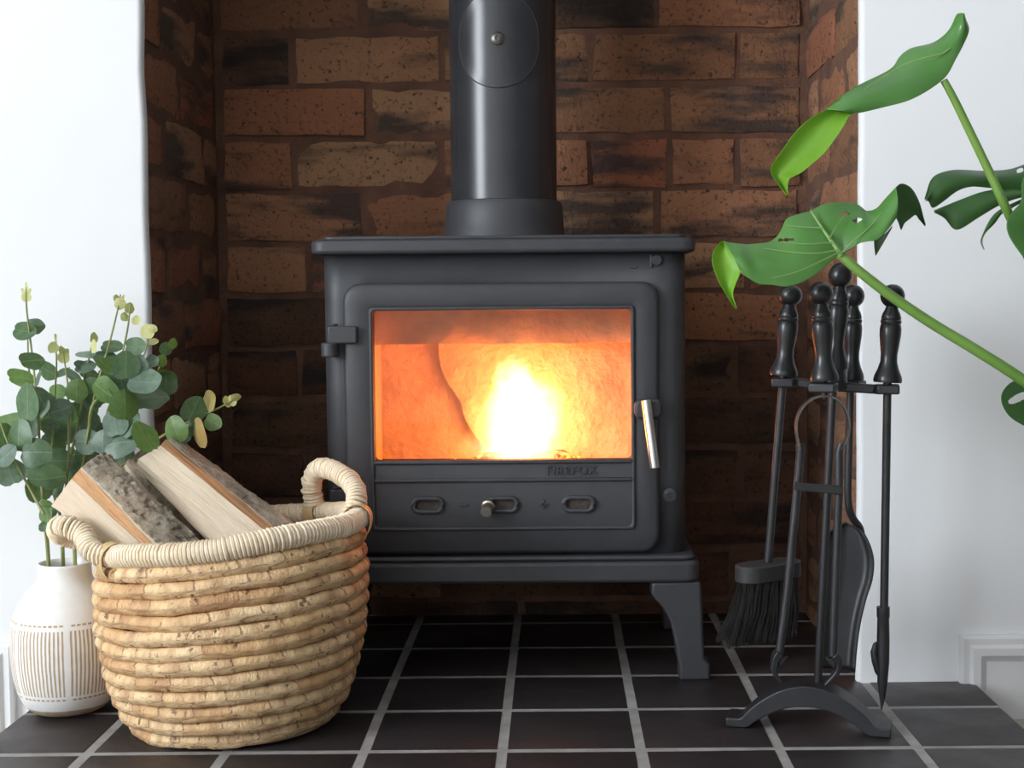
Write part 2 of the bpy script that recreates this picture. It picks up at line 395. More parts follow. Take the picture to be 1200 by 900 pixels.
def tag(o, label, cat, group=None):
    o['label'] = label; o['category'] = cat
    if group: o['group'] = group
    return o
def struct(o, label=None, cat=None):
    o['kind'] = 'structure'
    if label: o['label'] = label
    if cat: o['category'] = cat
    return o
def axis_matrix(p0, p1):
    """local +Z along p0->p1, origin p0"""
    p0, p1 = Vector(p0), Vector(p1); z = (p1 - p0).normalized(); q = z.to_track_quat('Z', 'Y')
    return Matrix.Translation(p0) @ q.to_matrix().to_4x4()

# ------------------------------------------------------------------ room shell
WY, BY = 1.89, 2.325                    # chimney-breast face, alcove back
AX0, AX1, AH = -.5445, .4080, 1.16      # alcove opening
FZ = -.05
RX0, RX1, RY0, CEIL = -3.3, 2.3, -2.8, 2.4
struct(MB().box(RX0, RX1, RY0, BY + .3, FZ - .05, FZ).build('floor_carpet', 'carpet', smooth=False), 'beige carpet around the raised tiled hearth', 'carpet')
struct(MB().box(RX0, RX1, RY0, BY + .3, CEIL, CEIL + .05).build('ceiling', 'ceiling_paint', smooth=False), 'white painted ceiling above the fireplace', 'ceiling')

# white chimney breast: left and right of the opening, wobbly plaster arris, and above it
def breast():
    m = MB(); rnd = random.Random(3)
    def side(xe, xo, sgn, wob):
        zs = [FZ + (AH - FZ) * i / 40 for i in range(41)]; r = .007; lps = []
        for i, z in enumerate(zs):
            e = xe + wob * noise.noise(Vector((z * 6, xe * 5, 0))) + wob * .5 * noise.noise(Vector((z * 21, xe * 5, 3)))
            pr = [(xo, WY)]
            for k in range(5):
                a = PI / 2 * k / 4; pr.append((e + sgn * (r - r * math.sin(a)), WY + r - r * math.cos(a)))
            pr += [(e, WY + .015), (xo, WY + .015)]
            lps.append([(x, y, z) for x, y in pr])
        m.loops(lps)
    side(AX0, RX0, -1, .003); side(AX1, RX1, 1, .0012)
    m.box(RX0, RX1, WY, WY + .022, AH, CEIL)
    return m.build('wall_front', 'plaster')
struct(breast(), 'white plastered chimney breast around the brick alcove', 'wall')
struct(MB().box(RX1, RX1 + .05, RY0, WY + .022, FZ, CEIL).build('wall_right', 'grey_paint', smooth=False), 'plain side wall of the room', 'wall')
wy0, wy1, wz0, wz1 = -1.6, .1, .62, 2.18
m = MB()
for b in ((RY0, wy0, FZ, CEIL), (wy1, WY + .022, FZ, CEIL), (wy0, wy1, FZ, wz0), (wy0, wy1, wz1, CEIL)): m.box(RX0 - .05, RX0, b[0], b[1], b[2], b[3])
struct(m.build('wall_left', 'plaster', smooth=False), 'white side wall with a window', 'wall')
struct(MB().box(RX0, RX1, RY0 - .05, RY0, FZ, CEIL).build('wall_rear', 'plaster', smooth=False), 'plain wall behind the viewer', 'wall')
def window(n, horiz, a0, a1, z0, z1, c):
    m = MB(); mid = (a0 + a1) / 2; t = .025
    parts = [(a0, a0 + .05, z0, z1), (a1 - .05, a1, z0, z1), (a0, a1, z0, z0 + .05), (a0, a1, z1 - .05, z1), (mid - t, mid + t, z0, z1)]
    for p in parts:
        if horiz: m.box(p[0], p[1], c - .045, c - .01, p[2], p[3])
        else: m.box(c - .045, c - .01, p[0], p[1], p[2], p[3])
    o = struct(m.build('window_%d' % n, 'wood_paint', smooth=False), 'white framed window letting in daylight', 'window')
    g = MB()
    if horiz: g.box(a0 + .05, a1 - .05, c - .03, c - .026, z0 + .05, z1 - .05)
    else: g.box(c - .03, c - .026, a0 + .05, a1 - .05, z0 + .05, z1 - .05)
    g.build('window_pane', 'window_glass', o, smooth=False)
window(1, False, wy0, wy1, wz0, wz1, RX0)

# skirting boards (they run down past the raised hearth to the carpet)
def skirting(name, x0, x1, end, label):
    m = MB(); zt = .0655; y = WY
    s = 1 if end == x0 else -1
    # mitred moulding: runs along the top, turns down at the end next to the hearth
    prof = [(0, 0), (.010, 0), (.013, .004), (.013, .012), (.018, .016), (.018, .026), (.012, .032), (.010, .036)]   # (depth, distance in from the outer edge)
    far = x1 if end == x0 else x0
    path = lambda d: [(far, zt - d), (end + s * d, zt - d), (end + s * d, FZ)]
    L = [path(d) for dep, d in prof]
    lps = [[(L[j][i][0], y - prof[j][0], L[j][i][1]) for j in range(len(prof))] + [(L[-1][i][0], y, L[-1][i][1])] for i in range(3)]
    m.loops(lps, True, True, True)
    a, b = sorted((end + s * .034, far)); m.box(a, b, y - .010, y, FZ, zt - .034)
    struct(m.build(name, 'wood_paint', angle=30), label, 'skirting board')
skirting('baseboard_right', .545, RX1, .545, 'white moulded skirting board right of the hearth')
skirting('baseboard_left', RX0, -.738, -.738, 'white moulded skirting board left of the hearth')

# hearth: grout bed with single quarry tiles
GX = [-.227 + .1615 * k for k in range(-3, 6)]; GY = [1.6133 + .1611 * k for k in range(-3, 6)]
HX0, HX1, HY0 = -.684, .5655, GY[0] + .03
floor = struct(MB().box(HX0, HX1, HY0, BY + .02, FZ, -.0012).build('floor', 'grout', smooth=False), 'hearth of dark square quarry tiles with pale grout', 'hearth')
G = .0056
tile_cache = {}
for ix in range(len(GX) - 1):
    for iy in range(len(GY) - 1):
        x0, x1 = max(GX[ix] + G, HX0), min(GX[ix + 1] - G, HX1); y0, y1 = max(GY[iy] + G, HY0), min(GY[iy + 1] - G, BY - .004)
        if y0 > WY: x0, x1 = max(x0, AX0 - .02), min(x1, AX1 + .02)
        elif y1 > WY and (x1 < AX0 or x0 > AX1): y1 = WY + .01
        if x1 - x0 < .01 or y1 - y0 < .01: continue
        k = (round(x1 - x0, 4), round(y1 - y0, 4)); cx, cy = (x0 + x1) / 2, (y0 + y1) / 2
        if k not in tile_cache:
            a, b = k[0] / 2, k[1] / 2; e = .0022; mm = MB()
            mm.loops([[(-a, -b, -.01), (a, -b, -.01), (a, b, -.01), (-a, b, -.01)], [(-a, -b, -e), (a, -b, -e), (a, b, -e), (-a, b, -e)],
                      [(-a + e * .3, -b + e * .3, -e * .3), (a - e * .3, -b + e * .3, -e * .3), (a - e * .3, b - e * .3, -e * .3), (-a + e * .3, b - e * .3, -e * .3)],
                      [(-a + e, -b + e, 0), (a - e, -b + e, 0), (a - e, b - e, 0), (-a + e, b - e, 0)]])
            o = mm.build('tile', 'quarry_tile', floor); tile_cache[k] = o.data
        else:
            o = bpy.data.objects.new('tile', tile_cache[k]); C.objects.link(o); o.parent = floor
        o.location = (cx, cy, random.uniform(-.0006, .0003)); o.rotation_euler = (random.gauss(0, .002), random.gauss(0, .002), random.gauss(0, .003))

# brick alcove
def brick_mesh(l, h, d, rnd):
    nx, nz = max(4, int(l / .022)), 4; m = MB(); s = rnd.uniform(0, 99)
    def pt(i, k):
        u, v = i / nx, k / nz; x = (u - .5) * l; z = (v - .5) * h
        ed = (i in (0, nx)) + (k in (0, nz))
        x += .0035 * noise.noise(Vector((x * 30 + s, z * 30, 1))); z += (.004 if k in (0, nz) else .001) * noise.noise(Vector((x * 22, s, z * 40)))
        y = -.0045 * noise.noise(Vector((x * 18 + s, z * 24, 5))) - .002 * noise.noise(Vector((x * 60, z * 60, s)))
        if ed: y += .0055; x *= 1 - .0 ; 
        return (x, y, z)
    grid = [[pt(i, k) for i in range(nx + 1)] for k in range(nz + 1)]
    vs = [p for row in grid for p in row]; W = nx + 1
    fs = [(k * W + i, k * W + i + 1, (k + 1) * W + i + 1, (k + 1) * W + i) for k in range(nz) for i in range(nx)]
    bd = [i for i in range(W)] + [k * W + nx for k in range(1, nz + 1)] + [nz * W + i for i in range(nx - 1, -1, -1)] + [k * W for k in range(nz - 1, 0, -1)]
    o = len(vs); vs += [(vs[b][0], d, vs[b][2]) for b in bd]; n = len(bd)
    fs += [(bd[j], o + j, o + (j + 1) % n, bd[(j + 1) % n]) for j in range(n)]
    m.add(vs, fs); return m
CP, Z0B = .0851, .9592 + 3 * .0851       # course pitch, top course line
def bx(px): return at(px, 130, BY).x
pat = [[258, 344, 517, 606, 693, 864, 940], [258, 431, 606, 781, 940], [258, 343, 516, 604, 692, 784, 864, 940], [258, 425, 597, 770, 940],
       [258, 358, 530, 705, 875, 940], [258, 430, 520, 610, 782, 940], [258, 345, 515, 690, 860, 940], [258, 415, 590, 765, 940],
       [258, 350, 520, 608, 696, 868, 940], [258, 428, 602, 778, 940], [258, 340, 512, 686, 858, 940], [258, 430, 605, 780, 940]]
rb = random.Random(11)
wall_back = struct(MB().box(AX0 - .12, AX1 + .12, BY + .004, BY + .12, FZ, AH + .1).build('wall_back', 'mortar', smooth=False), 'sooty, shade-toned red brick back wall of the alcove behind the stove', 'wall')
for c in range(15):
    zt = Z0B - CP * c; zb = zt - CP
    if zt < .02 or zb > AH: continue
    row = pat[(c - 3) % len(pat)] if c >= 3 else pat[c + 1]
    for a, b in zip(row, row[1:]):
        x0, x1 = bx(a), bx(b); j = .0055
        l = x1 - x0 - 2 * j + rb.uniform(-.003, .002); h = CP - 2 * j + rb.uniform(-.004, .003)
        o = brick_mesh(l, h, .03, rb).build('brick', 'soot_shade_brick' if rb.random() < (.85 if zt < .60 else .12) else 'old_brick', wall_back, angle=60)  # courses below the stove top mostly darkened: sooty, with painted shade
        o.location = ((x0 + x1) / 2 + rb.uniform(-.001, .001), BY - .004 + rb.uniform(-.005, .004), (zt + zb) / 2 + rb.uniform(-.0015, .0015)); o.rotation_euler = (0, rb.gauss(0, .008), rb.gauss(0, .006))
for sgn, X, nm, lab in ((1, AX0, 'wall_alcove_left', 'dark brick reveal on the left of the alcove'), (-1, AX1, 'wall_alcove_right', 'daylit brick reveal on the right of the alcove')):
    xa, xb = sorted((X - sgn * .009, X - sgn * .11))
    wl = struct(MB().box(xa, xb, WY + .022, BY + .004, FZ, AH + .1).build(nm, 'mortar', smooth=False), lab, 'wall')
    for c in range(15):
        zt = Z0B - CP * c; zb = zt - CP
        if zt < .02 or zb > AH: continue
        D = BY - WY - .026
        cuts = ([0, .46, 1.], [0, .27, .78, 1.], [0, .54, 1.], [0, .22, .72, 1.])[(c + (0 if sgn > 0 else 1)) % 4]
        for a, b in zip(cuts, cuts[1:]):
            y0, y1 = WY + .024 + D * a, WY + .024 + D * b; l = y1 - y0 - .010 + rb.uniform(-.003, .002)
            if a == 0: y0 -= 0.0
            o = brick_mesh(l, CP - .011 + rb.uniform(-.004, .003), .03, rb).build('brick', 'old_brick', wl, angle=60)
            o.location = (X - sgn * (.004 + rb.uniform(-.003, .003)), (y0 + y1) / 2, (zt + zb) / 2 + rb.uniform(-.0015, .0015)); o.rotation_euler = (rb.gauss(0, .006), 0, sgn * PI / 2 + rb.gauss(0, .006))
struct(MB().box(AX0 - .1, AX1 + .1, WY + .022, BY + .1, AH, AH + .03).build('trim_1', 'black_iron', smooth=False), 'black closure plate roofing the alcove around the flue', 'plate')

# ------------------------------------------------------------------ stove
SX = -.0690
stove = thing('wood_burning_stove', 'black cast iron wood burning stove with glazed door in the brick alcove', 'stove', (SX, 2.08, 0))
IR = 'cast_iron'
BX0, BX1, BF, BB = -.3148, .1770, 1.927, 2.235
def body():
    k = 6; r = .024; lp = []
    xs = [-.255, .112]
    front = [(BX0 + r, BF)] + [(x, BF) for x in xs] + [(BX1 - r, BF)]
    lp += front
    lp += [(BX1 - r + r * math.sin(a), BF + r - r * math.cos(a)) for a in [PI / 2 * i / k for i in range(1, k + 1)]]
    lp += [(BX1, BB), (BX0, BB)]
    lp += [(BX0 + r - r * math.cos(a), BF + r - r * math.sin(a)) for a in [PI / 2 * i / k for i in range(0, k)]]
    zs = [.165, .285, .525, .590]; n = len(lp); m = MB()
    vs = [(x, y, z) for z in zs for x, y in lp]; fs = []
    for i in range(3):
        for j in range(n):
            if i == 1 and j == 1: continue
            fs.append((i * n + j, i * n + (j + 1) % n, (i + 1) * n + (j + 1) % n, (i + 1) * n + j))
    m.add(vs, fs); o = m.build('body', IR, stove)
    s = o.modifiers.new('thick', 'SOLIDIFY'); s.thickness = .006; s.offset = 0
body()
def slab(name, x0, x1, y0, y1, z0, z1, r, bev, parent=stove, mat=IR):
    return MB().prism(rrect(x0, y0, x1, y1, r), z0, z1, 'XY').build(name, mat, parent, bevel=bev, seg=3)
top = slab('top_plate', -.3298, .1915, 1.902, 2.25, .587, .6065, .02, .005)
slab('top_lip', -.316, .178, 1.918, 2.24, .606, .6115, .015, .002, top)
basep = slab('base_plate', -.3330, .1955, 1.900, 2.25, .137, .166, .018, .005)
slab('base_step', -.3280, .1905, 1.906, 2.245, .166, .1735, .018, .004, basep)
def leg(sx, yf):
    # profile of the right leg in x (from the stove's centre) and z
    pr = [(.198, .137), (.2655, .137), (.2675, .11), (.269, .06), (.2705, .030), (.2785, .022), (.2785, 0), (.236, 0), (.236, .022), (.2335, .030), (.2315, .050), (.226, .075), (.219, .092), (.212, .103), (.204, .112), (.198, .120)]
    pr = [(SX + sx * x, z) for x, z in pr]
    MB().prism(pr, yf, yf + .045).build('leg', IR, stove, bevel=.004, seg=3)
for sx in (1, -1):
    for yf in (1.904, 2.2): leg(sx, yf)
# flue collar
MB().lathe([(.092, .609), (.0915, .618), (.0885, .625), (.0872, .645), (.0862, .662), (.083, .668), (.0785, .669)], 48, Matrix.Translation((-.074, 2.1, 0)), True, True).build('flue_collar', IR, stove)
# door
door = None
dm = MB(); DF = 1.910
outer = rrect(-.2878, .1768, .1410, .5475, .024, 8); inner = rrect(-.2470, .3060, .1030, .5115, .006, 8)
dm.ring(outer, inner, DF, BF - .001, .006)
door = dm.build('door', IR, stove)
def bead(L, wd, y0, y1, parent=door, name='door_bead'):
    n = len(L); cx = sum(p[0] for p in L) / n; cz = sum(p[1] for p in L) / n
    inn = [(x + (-wd if x > cx else wd), z + (-wd if z > cz else wd)) for x, z in L]
    return MB().ring(L, inn, y0, y1, min(.0018, wd * .4)).build(name, IR, parent)
bead(rrect(-.2525, .2095, .1080, .5155, .006, 8), .0052, DF - .0035, DF + .001)
MB().box(-.2485, .1040, DF - .0042, DF + .001, .3010, .3062).build('door_bead', IR, door, bevel=.0015)
MB().box(-.2485, .1040, DF - .0042, DF + .001, .2760, .2815).build('door_bead', IR, door, bevel=.0018)
for cx in (-.1757, -.0740, .0303):
    o_, i_ = rrect(cx - .0235, .2330, cx + .0235, .2570, .0118, 8), rrect(cx - .0165, .2390, cx + .0165, .2510, .0058, 8)
    vent = MB().ring(o_, i_, DF - .0055, DF + .001, .002).build('air_vent', IR, door)
    MB().prism(rrect(cx - .0165, .2390, cx + .0165, .2510, .0058), DF - .0003, DF + .0006).build('vent_shade', 'charred', vent)  # dark inset puts the recess shade into its colour; door is solid behind
kx, kz = -.0925, .2450
MB().lathe([(.0085, 0), (.0095, .001), (.0095, .008), (.0085, .009), (.0078, .0095), (.0078, .024), (.0072, .0255), (.0, .0257)], 24, axis_matrix((kx, DF - .001, kz), (kx - .003, DF - .03, kz - .008)), True, False).build('air_control_knob', 'nickel', door)
def text_part(body_, size, x, z, y, name, parent, ext=.0012):
    cu = bpy.data.curves.new(name, 'FONT'); cu.body = body_; cu.size = size; cu.extrude = ext; cu.align_x = 'CENTER'; cu.align_y = 'CENTER'; cu.space_character = 1.12; cu.offset = .0002
    o = bpy.data.objects.new(name, cu); C.objects.link(o); o.rotation_euler = (PI / 2, 0, 0); bpy.context.view_layer.update()
    me = bpy.data.meshes.new_from_object(o.evaluated_get(bpy.context.evaluated_depsgraph_get())); bpy.data.objects.remove(o)
    me.name = name; me.materials.clear(); me.materials.append(MATS[IR])
    q = bpy.data.objects.new(name, me); C.objects.link(q); q.rotation_euler = (PI / 2, 0, 0); q.location = (x, y, z); q.parent = parent
    return q
text_part('FIREFOX', .0165, .0205, .2908, DF - .0010, 'door_lettering', door, .0018)
MB().box(-.1320, -.1205, DF - .0022, DF + .001, .2425, .2465).build('minus_mark', IR, door, bevel=.0008)
m = MB(); m.box(-.0235, -.0120, DF - .0022, DF + .001, .2428, .2470); m.box(-.0198, -.0157, DF - .0022, DF + .001, .2392, .2506); m.build('plus_mark', IR, door, bevel=.0006)
MB().box(-.2460, .1020, DF + .009, DF + .013, .3065, .511).build('glass_pane', 'stove_glass', door, smooth=False)
# hinges
for dz in (0, -.222):
    hg = MB().box(-.3075, -.2675, DF - .0105, DF + .004, .4665 + dz, .4905 + dz).build('hinge', IR, door, bevel=.0025)
    MB().lathe([(.0118, 0), (.0118, .0195)], 20, Matrix.Translation((-.3055, DF - .002, .4485 + dz)) , True, True).build('hinge_knuckle', IR, hg, bevel=.002)
    MB().lathe([(.0055, 0), (.0055, .003)], 14, Matrix.Translation((-.2995, DF - .003, .4905 + dz)), True, True).build('hinge_pin', IR, hg, bevel=.001)
# handle
lt = MB().prism(rrect(.1060, .3615, .1445, .3885, .010), DF - .016, DF + .001).build('latch', IR, door, bevel=.004)
MB().lathe([(.0062, 0), (.0066, .0006), (.0066, .0915), (.0062, .092)], 24, axis_matrix((.1215, DF - .023, .3880), (.1325, DF - .030, .2975)), True, True).build('handle_rod', 'brushed_steel', lt)
MB().lathe([(.0085, 0), (.0095, .002), (.0095, .004), (.004, .005), (.004, .002)], 20, axis_matrix((.1555, BF - .002, .2545), (.1555, BF - .02, .2545)), True, True).build('bolt', IR, stove)
# little keeper disc and tick on the body above the door
m = MB(); m.lathe([(.0075, 0), (.0075, .006)], 20, axis_matrix((.1390, BF, .5765), (.1390, BF - .02, .5765)), True, True); m.box(.1300, .1335, BF - .006, BF + .001, .5665, .5840)
m.build('keeper_disc', IR, stove, bevel=.001)
MB().box(.1010, .1130, BF - .004, BF + .001, .5650, .5695).build('cast_tick', IR, stove, bevel=.001)
# firebox
fb = 'firebrick'
fbk = MB().box(-.268, .128, 2.118, 2.14, .285, .56).build('firebox_back', fb, stove)
MB().box(-.280, -.262, 1.94, 2.13, .285, .56).build('firebox_side', fb, stove)
MB().box(.118, .136, 1.94, 2.13, .285, .56).build('firebox_side', fb, stove)
MB().box(-.28, .136, 1.935, 2.14, .262, .274).build('firebox_floor', 'charred', stove)
MB().box(-.28, .136, 1.935, 2.14, .545, .56).build('firebox_roof', 'charred', stove)
# baffle block: lumpy front face
m = MB(); nx, nz = 40, 6; x0, x1, z0, z1, yf = -.262, .118, .4605, .545, 2.04
vs = []; fs = []
for k in range(nz + 1):
    for i in range(nx + 1):
        x = x0 + (x1 - x0) * i / nx; z = z0 + (z1 - z0) * k / nz
        y = yf + .010 * (k / nz) - .006 * noise.noise(Vector((x * 14, z * 30, 2))) - .003 * noise.noise(Vector((x * 60, z * 60, 4))) + (.004 if k == 0 else 0)
        vs.append((x, y, z + (.002 * noise.noise(Vector((x * 20, 0, 7))) if k == 0 else 0)))
W = nx + 1
for k in range(nz):
    for i in range(nx): fs.append((k * W + i, k * W + i + 1, (k + 1) * W + i + 1, (k + 1) * W + i))
o = len(vs); vs += [(vs[i][0], 2.118, vs[i][2]) for i in range(W)]
for i in range(nx): fs.append((i, o + i, o + i + 1, i + 1))
m.add(vs, fs); m.build('baffle', 'soot_brick', stove)
# broken side brick leaning at the left of the firebox
def loft(A, B, n=8, bulge=0, vec=Vector((0, -1, 0))):
    rows = []
    for k in range(n + 1):
        t = k / n; rows.append([a.lerp(b, t) + vec * (bulge * math.sin(PI * t)) for a, b in zip(A, B)])
    return rows
def surf(rows, keep=None):
    m = MB(); W = len(rows[0]); vs = [p for r in rows for p in r]
    fs = []
    for k in range(len(rows) - 1):
        for i in range(W - 1):
            q = (k * W + i, k * W + i + 1, (k + 1) * W + i + 1, (k + 1) * W + i)
            if keep and not keep(sum((Vector(vs[j]) for j in q), Vector()) / 4): continue
            fs.append(q)
    m.add(vs, fs); return m
edge = [(514, 398), (515, 420), (519, 437), (527, 452), (534, 462), (541, 474), (544, 487), (550, 500), (558, 512), (566, 524), (580, 548)]
E1 = spline([at(x, y, 2.103) for x, y in edge], 3)
E0 = [Vector((.118, 2.098, p.z)) for p in E1]
rows = loft(E1, E0, 24)
for r in rows:
    for p in r: p.y += -.003 * noise.noise(p * 35) - .0015 * noise.noise(p * 90)
front = rows; back = [[Vector((p.x, 2.1175, p.z)) for p in r] for r in rows]
m = surf(front); W_ = len(front[0]); O_ = len(m.v); m.v += [tuple(p) for p in back[0]]
m.f += [[i, i + 1, O_ + i + 1, O_ + i] for i in range(W_ - 1)]
m.build('broken_firebrick', fb, stove)
# fire bed: ash, two burning billets
m = MB(); rows = []
for i in range(13):
    rows.append([Vector((-.262 + .38 * j / 30, 1.945 + .17 * i / 12, .272 + .010 * (.5 + noise.noise(Vector((j * .5, i * .6, 0)))) + .012 * math.sin(PI * i / 12) * math.sin(PI * j / 30))) for j in range(31)])
surf(rows).build('ash_bed', 'ember', stove)
adopt(stove)
def billet(p0, p1, r, seed, label):
    pts = resample([p0, p1], .012); fr = frames(pts); lps = []
    for i, (p, (t, a, b)) in enumerate(zip(pts, fr)):
        lps.append([p + (a * math.cos(q * PI / 6) + b * math.sin(q * PI / 6)) * (r * min(1, .35 + .3 * min(i, len(pts) - 1 - i)) * (1 + .3 * noise.noise(Vector((i * .35, q * .9, seed))))) for q in range(12)])
    return tag(MB().loops(lps).build('burning_log', 'ember', None), label, 'log', 'logs burning in the stove')
billet(Vector((-.125, 2.055, .287)), Vector((.035, 2.075, .287)), .015, 1, 'glowing log lying under the flame at the back of the fire')
billet(Vector((-.105, 2.02, .283)), Vector((.055, 1.975, .283)), .012, 2, 'charred log lying in front of the flame near the stove glass')

# flame: a real glowing volume
fl = MB().lathe([(.98, 0), (.98, 1.0)], 24).build('flame', 'flame', None)
fl.scale = (.106, .05, .165); fl.location = (-.054, 2.055, .289)
tag(fl, 'bright white and yellow flame burning behind the stove glass', 'fire')
for i, (p, e, r_) in enumerate((((-.045, 2.045, .375), 1.5, .04), ((-.075, 2.03, .335), .4, .02), ((.0, 2.03, .335), .4, .02), ((-.05, 1.975, .40), 0.5, .03))):
    l = bpy.data.lights.new('fire_light', 'POINT'); l.energy = e; l.color = (1, .19, .012); l.shadow_soft_size = r_
    q = bpy.data.objects.new('fire_light', l); C.objects.link(q); q.location = p

# flue pipe
flue = thing('flue_pipe', 'black enamelled flue pipe with round access plate rising from stove', 'flue pipe', (-.074, 2.1, .669))
PR = .0783
MB().lathe([(PR, .668), (PR, AH + .02)], 64, Matrix.Translation((-.074, 2.1, 0)), False, False).build('pipe', 'flue_enamel', flue)
m = MB(); nr, na = 5, 40; cxp, czp = -.0785, .8935; lps = []
for k in range(nr + 2):
    rho = min(1, (k + .001) / nr); Rr = PR + (.0012 if k <= nr else -.001); lp = []
    for j in range(na):
        a = 2 * PI * j / na; ang = rho * .80 * math.cos(a); z = czp + rho * .068 * math.sin(a)
        lp.append((-.074 + Rr * math.sin(ang - .057), 2.1 - Rr * math.cos(ang - .057), z))
    lps.append(lp)
ap = m.loops(lps, True, True, False).build('access_plate', 'flue_enamel', flue, angle=30)
sm_ring = [(-.074 + (PR + .0008) * math.sin(.806 * math.cos(a) - .057), 2.1 - (PR + .0008) * math.cos(.806 * math.cos(a) - .057), czp + .0686 * math.sin(a)) for a in [2 * PI * j / 64 for j in range(64)]]
MB().tube(sm_ring, .0009, 6, closed=True).build('plate_seam', 'charred', ap)
sm = axis_matrix((cxp, 2.1 - PR - .002, .8935), (cxp, 1.9, .8935))
MB().lathe([(.0095, 0), (.0095, .0015), (.008, .003), (.0035, .0042), (.0032, .002), (0, .002)], 24, sm, True, False).build('screw', 'worn_steel', ap)
adopt(flue)

# ------------------------------------------------------------------ basket
BCX, BCY = -.4030, 1.735
basket = thing('log_basket', 'round woven water hyacinth basket with rope rim and two handles', 'basket', (BCX, BCY, 0))
def tilt(x, y, z):            # the soft basket slumps towards the left
    h = z / .24; return Vector((x, y, z + (x - BCX) * (.03 + .085 * h) - (y - BCY) * .03 * h))
NC = 12; CR = .0099
radii = [.120, .133, .1405, .146, .1505, .154, .1565, .1585, .159, .159, .158, .157]
for i in range(NC):
    Z = .0125 + i * .01845; R = radii[i]; n = 200; q = 12; vs = []; uv = []; fs = []; Nw = 17 + (i * 7) % 5
    for j in range(n + 1):
        th = 2 * PI * j / n
        wob = .0022 * noise.noise(Vector((math.cos(th) * 2, math.sin(th) * 2, i * 1.7))) ; wz = .0032 * noise.noise(Vector((math.cos(th) * 2.4, math.sin(th) * 2.4, i * 2.9 + 40)))
        for k in range(q):
            ph = 2 * PI * k / q; u = th / (2 * PI) * Nw; v = ph / (2 * PI) * .8
            fr_ = (u + v) % 1
            cr = CR * (1 + .05 * (fr_ - .5) + .06 * noise.noise(Vector((u * 2.2, v * 2, i * 5.1))) + .10 * noise.noise(Vector((math.cos(th) * 9, math.sin(th) * 9, i * 3 + ph * .4))) + .05 * noise.noise(Vector((th * 40, ph * 2, i))))
            rr = R + wob + cr * math.cos(ph) * .95
            vs.append(tilt(BCX + rr * math.cos(th), BCY + rr * math.sin(th) * .97, max(.0006, Z + wz + cr * math.sin(ph)))); uv.append((u, v))
    for j in range(n):
        for k in range(q): fs.append((j * q + k, (j + 1) * q + k, (j + 1) * q + (k + 1) % q, j * q + (k + 1) % q))
    m = MB(); m.add(vs, fs); m.build('woven_coil', 'hyacinth', basket, uv=uv, angle=75)
MB().lathe([(.118, .004), (.118, .014)], 48, Matrix.Translation((BCX, BCY, 0)), True, True).build('basket_bottom', 'rope_core', basket)
rimz = .0125 + NC * .01845 + .0035; RR = .1565
rim_path = [tilt(BCX + RR * math.cos(a), BCY + RR * .97 * math.sin(a), rimz + .0015 * math.sin(a * 5)) for a in [2 * PI * k / 160 for k in range(161)]]
rim = MB().tube(rim_path[:-1], .0115, 10, closed=True).build('rim', 'rope_core', basket)
MB().tube(helix(rim_path, .0122, .0047, 10, .12, 3), .0026, 6).build('rim_rope', 'rope', rim)
hR = spline([at(371, 606, 1.865), at(367, 585, 1.862), at(366, 561, 1.855), at(375, 549, 1.84), at(392, 552, 1.81), at(412, 566, 1.775), at(418, 585, 1.75), at(412, 603, 1.738), at(406, 618, 1.735)], 8)
hL = spline([tilt(BCX - .118, BCY - .104, rimz), tilt(BCX - .142, BCY - .098, rimz + .010), at(98, 627, 1.655), at(80, 618, 1.66), at(70, 617, 1.675), at(68, 622, 1.70), at(76, 629, 1.72), tilt(BCX - .158, BCY + .002, rimz + .004), tilt(BCX - .150, BCY + .01, rimz)], 8)
for s_, P in enumerate((hR, hL)):
    h = MB().tube(P, .0105, 10).build('handle', 'rope_core', basket)
    MB().tube(helix(P, .0112, .0047, 10, .25, 9 + s_), .0026, 6).build('handle_rope', 'rope', h)
# leather-like ties where the handles meet the rim
def tie(th, parent=basket):
    c = tilt(BCX + RR * math.cos(th), BCY + RR * .97 * math.sin(th), rimz); r = Vector((math.cos(th), math.sin(th), 0)); u = Vector((0, 0, 1)); t_ = Vector((-math.sin(th), math.cos(th), 0))
    m = MB()
    for off, rad in ((-.004, .0172), (.005, .0170)):
        lps = []
        for k in range(24):
            a = 2 * PI * k / 24; p = c + t_ * (off + .004 * math.sin(a)) + (r * math.cos(a) + u * math.sin(a) * (1.0 + (.55 if math.sin(a) < 0 else 0))) * rad
            lps.append([p + t_ * .0045 + (r * math.cos(a) + u * math.sin(a)) * .0008, p - t_ * .0045 + (r * math.cos(a) + u * math.sin(a)) * .0008, p - t_ * .0045, p + t_ * .0045])
        lps.append(lps[0]); m.loops(lps, True, False, False)
    m.build('tie_strap', 'strap', parent)
for th in (math.radians(221), math.radians(178), math.radians(58), math.radians(-2)): tie(th)
adopt(basket)

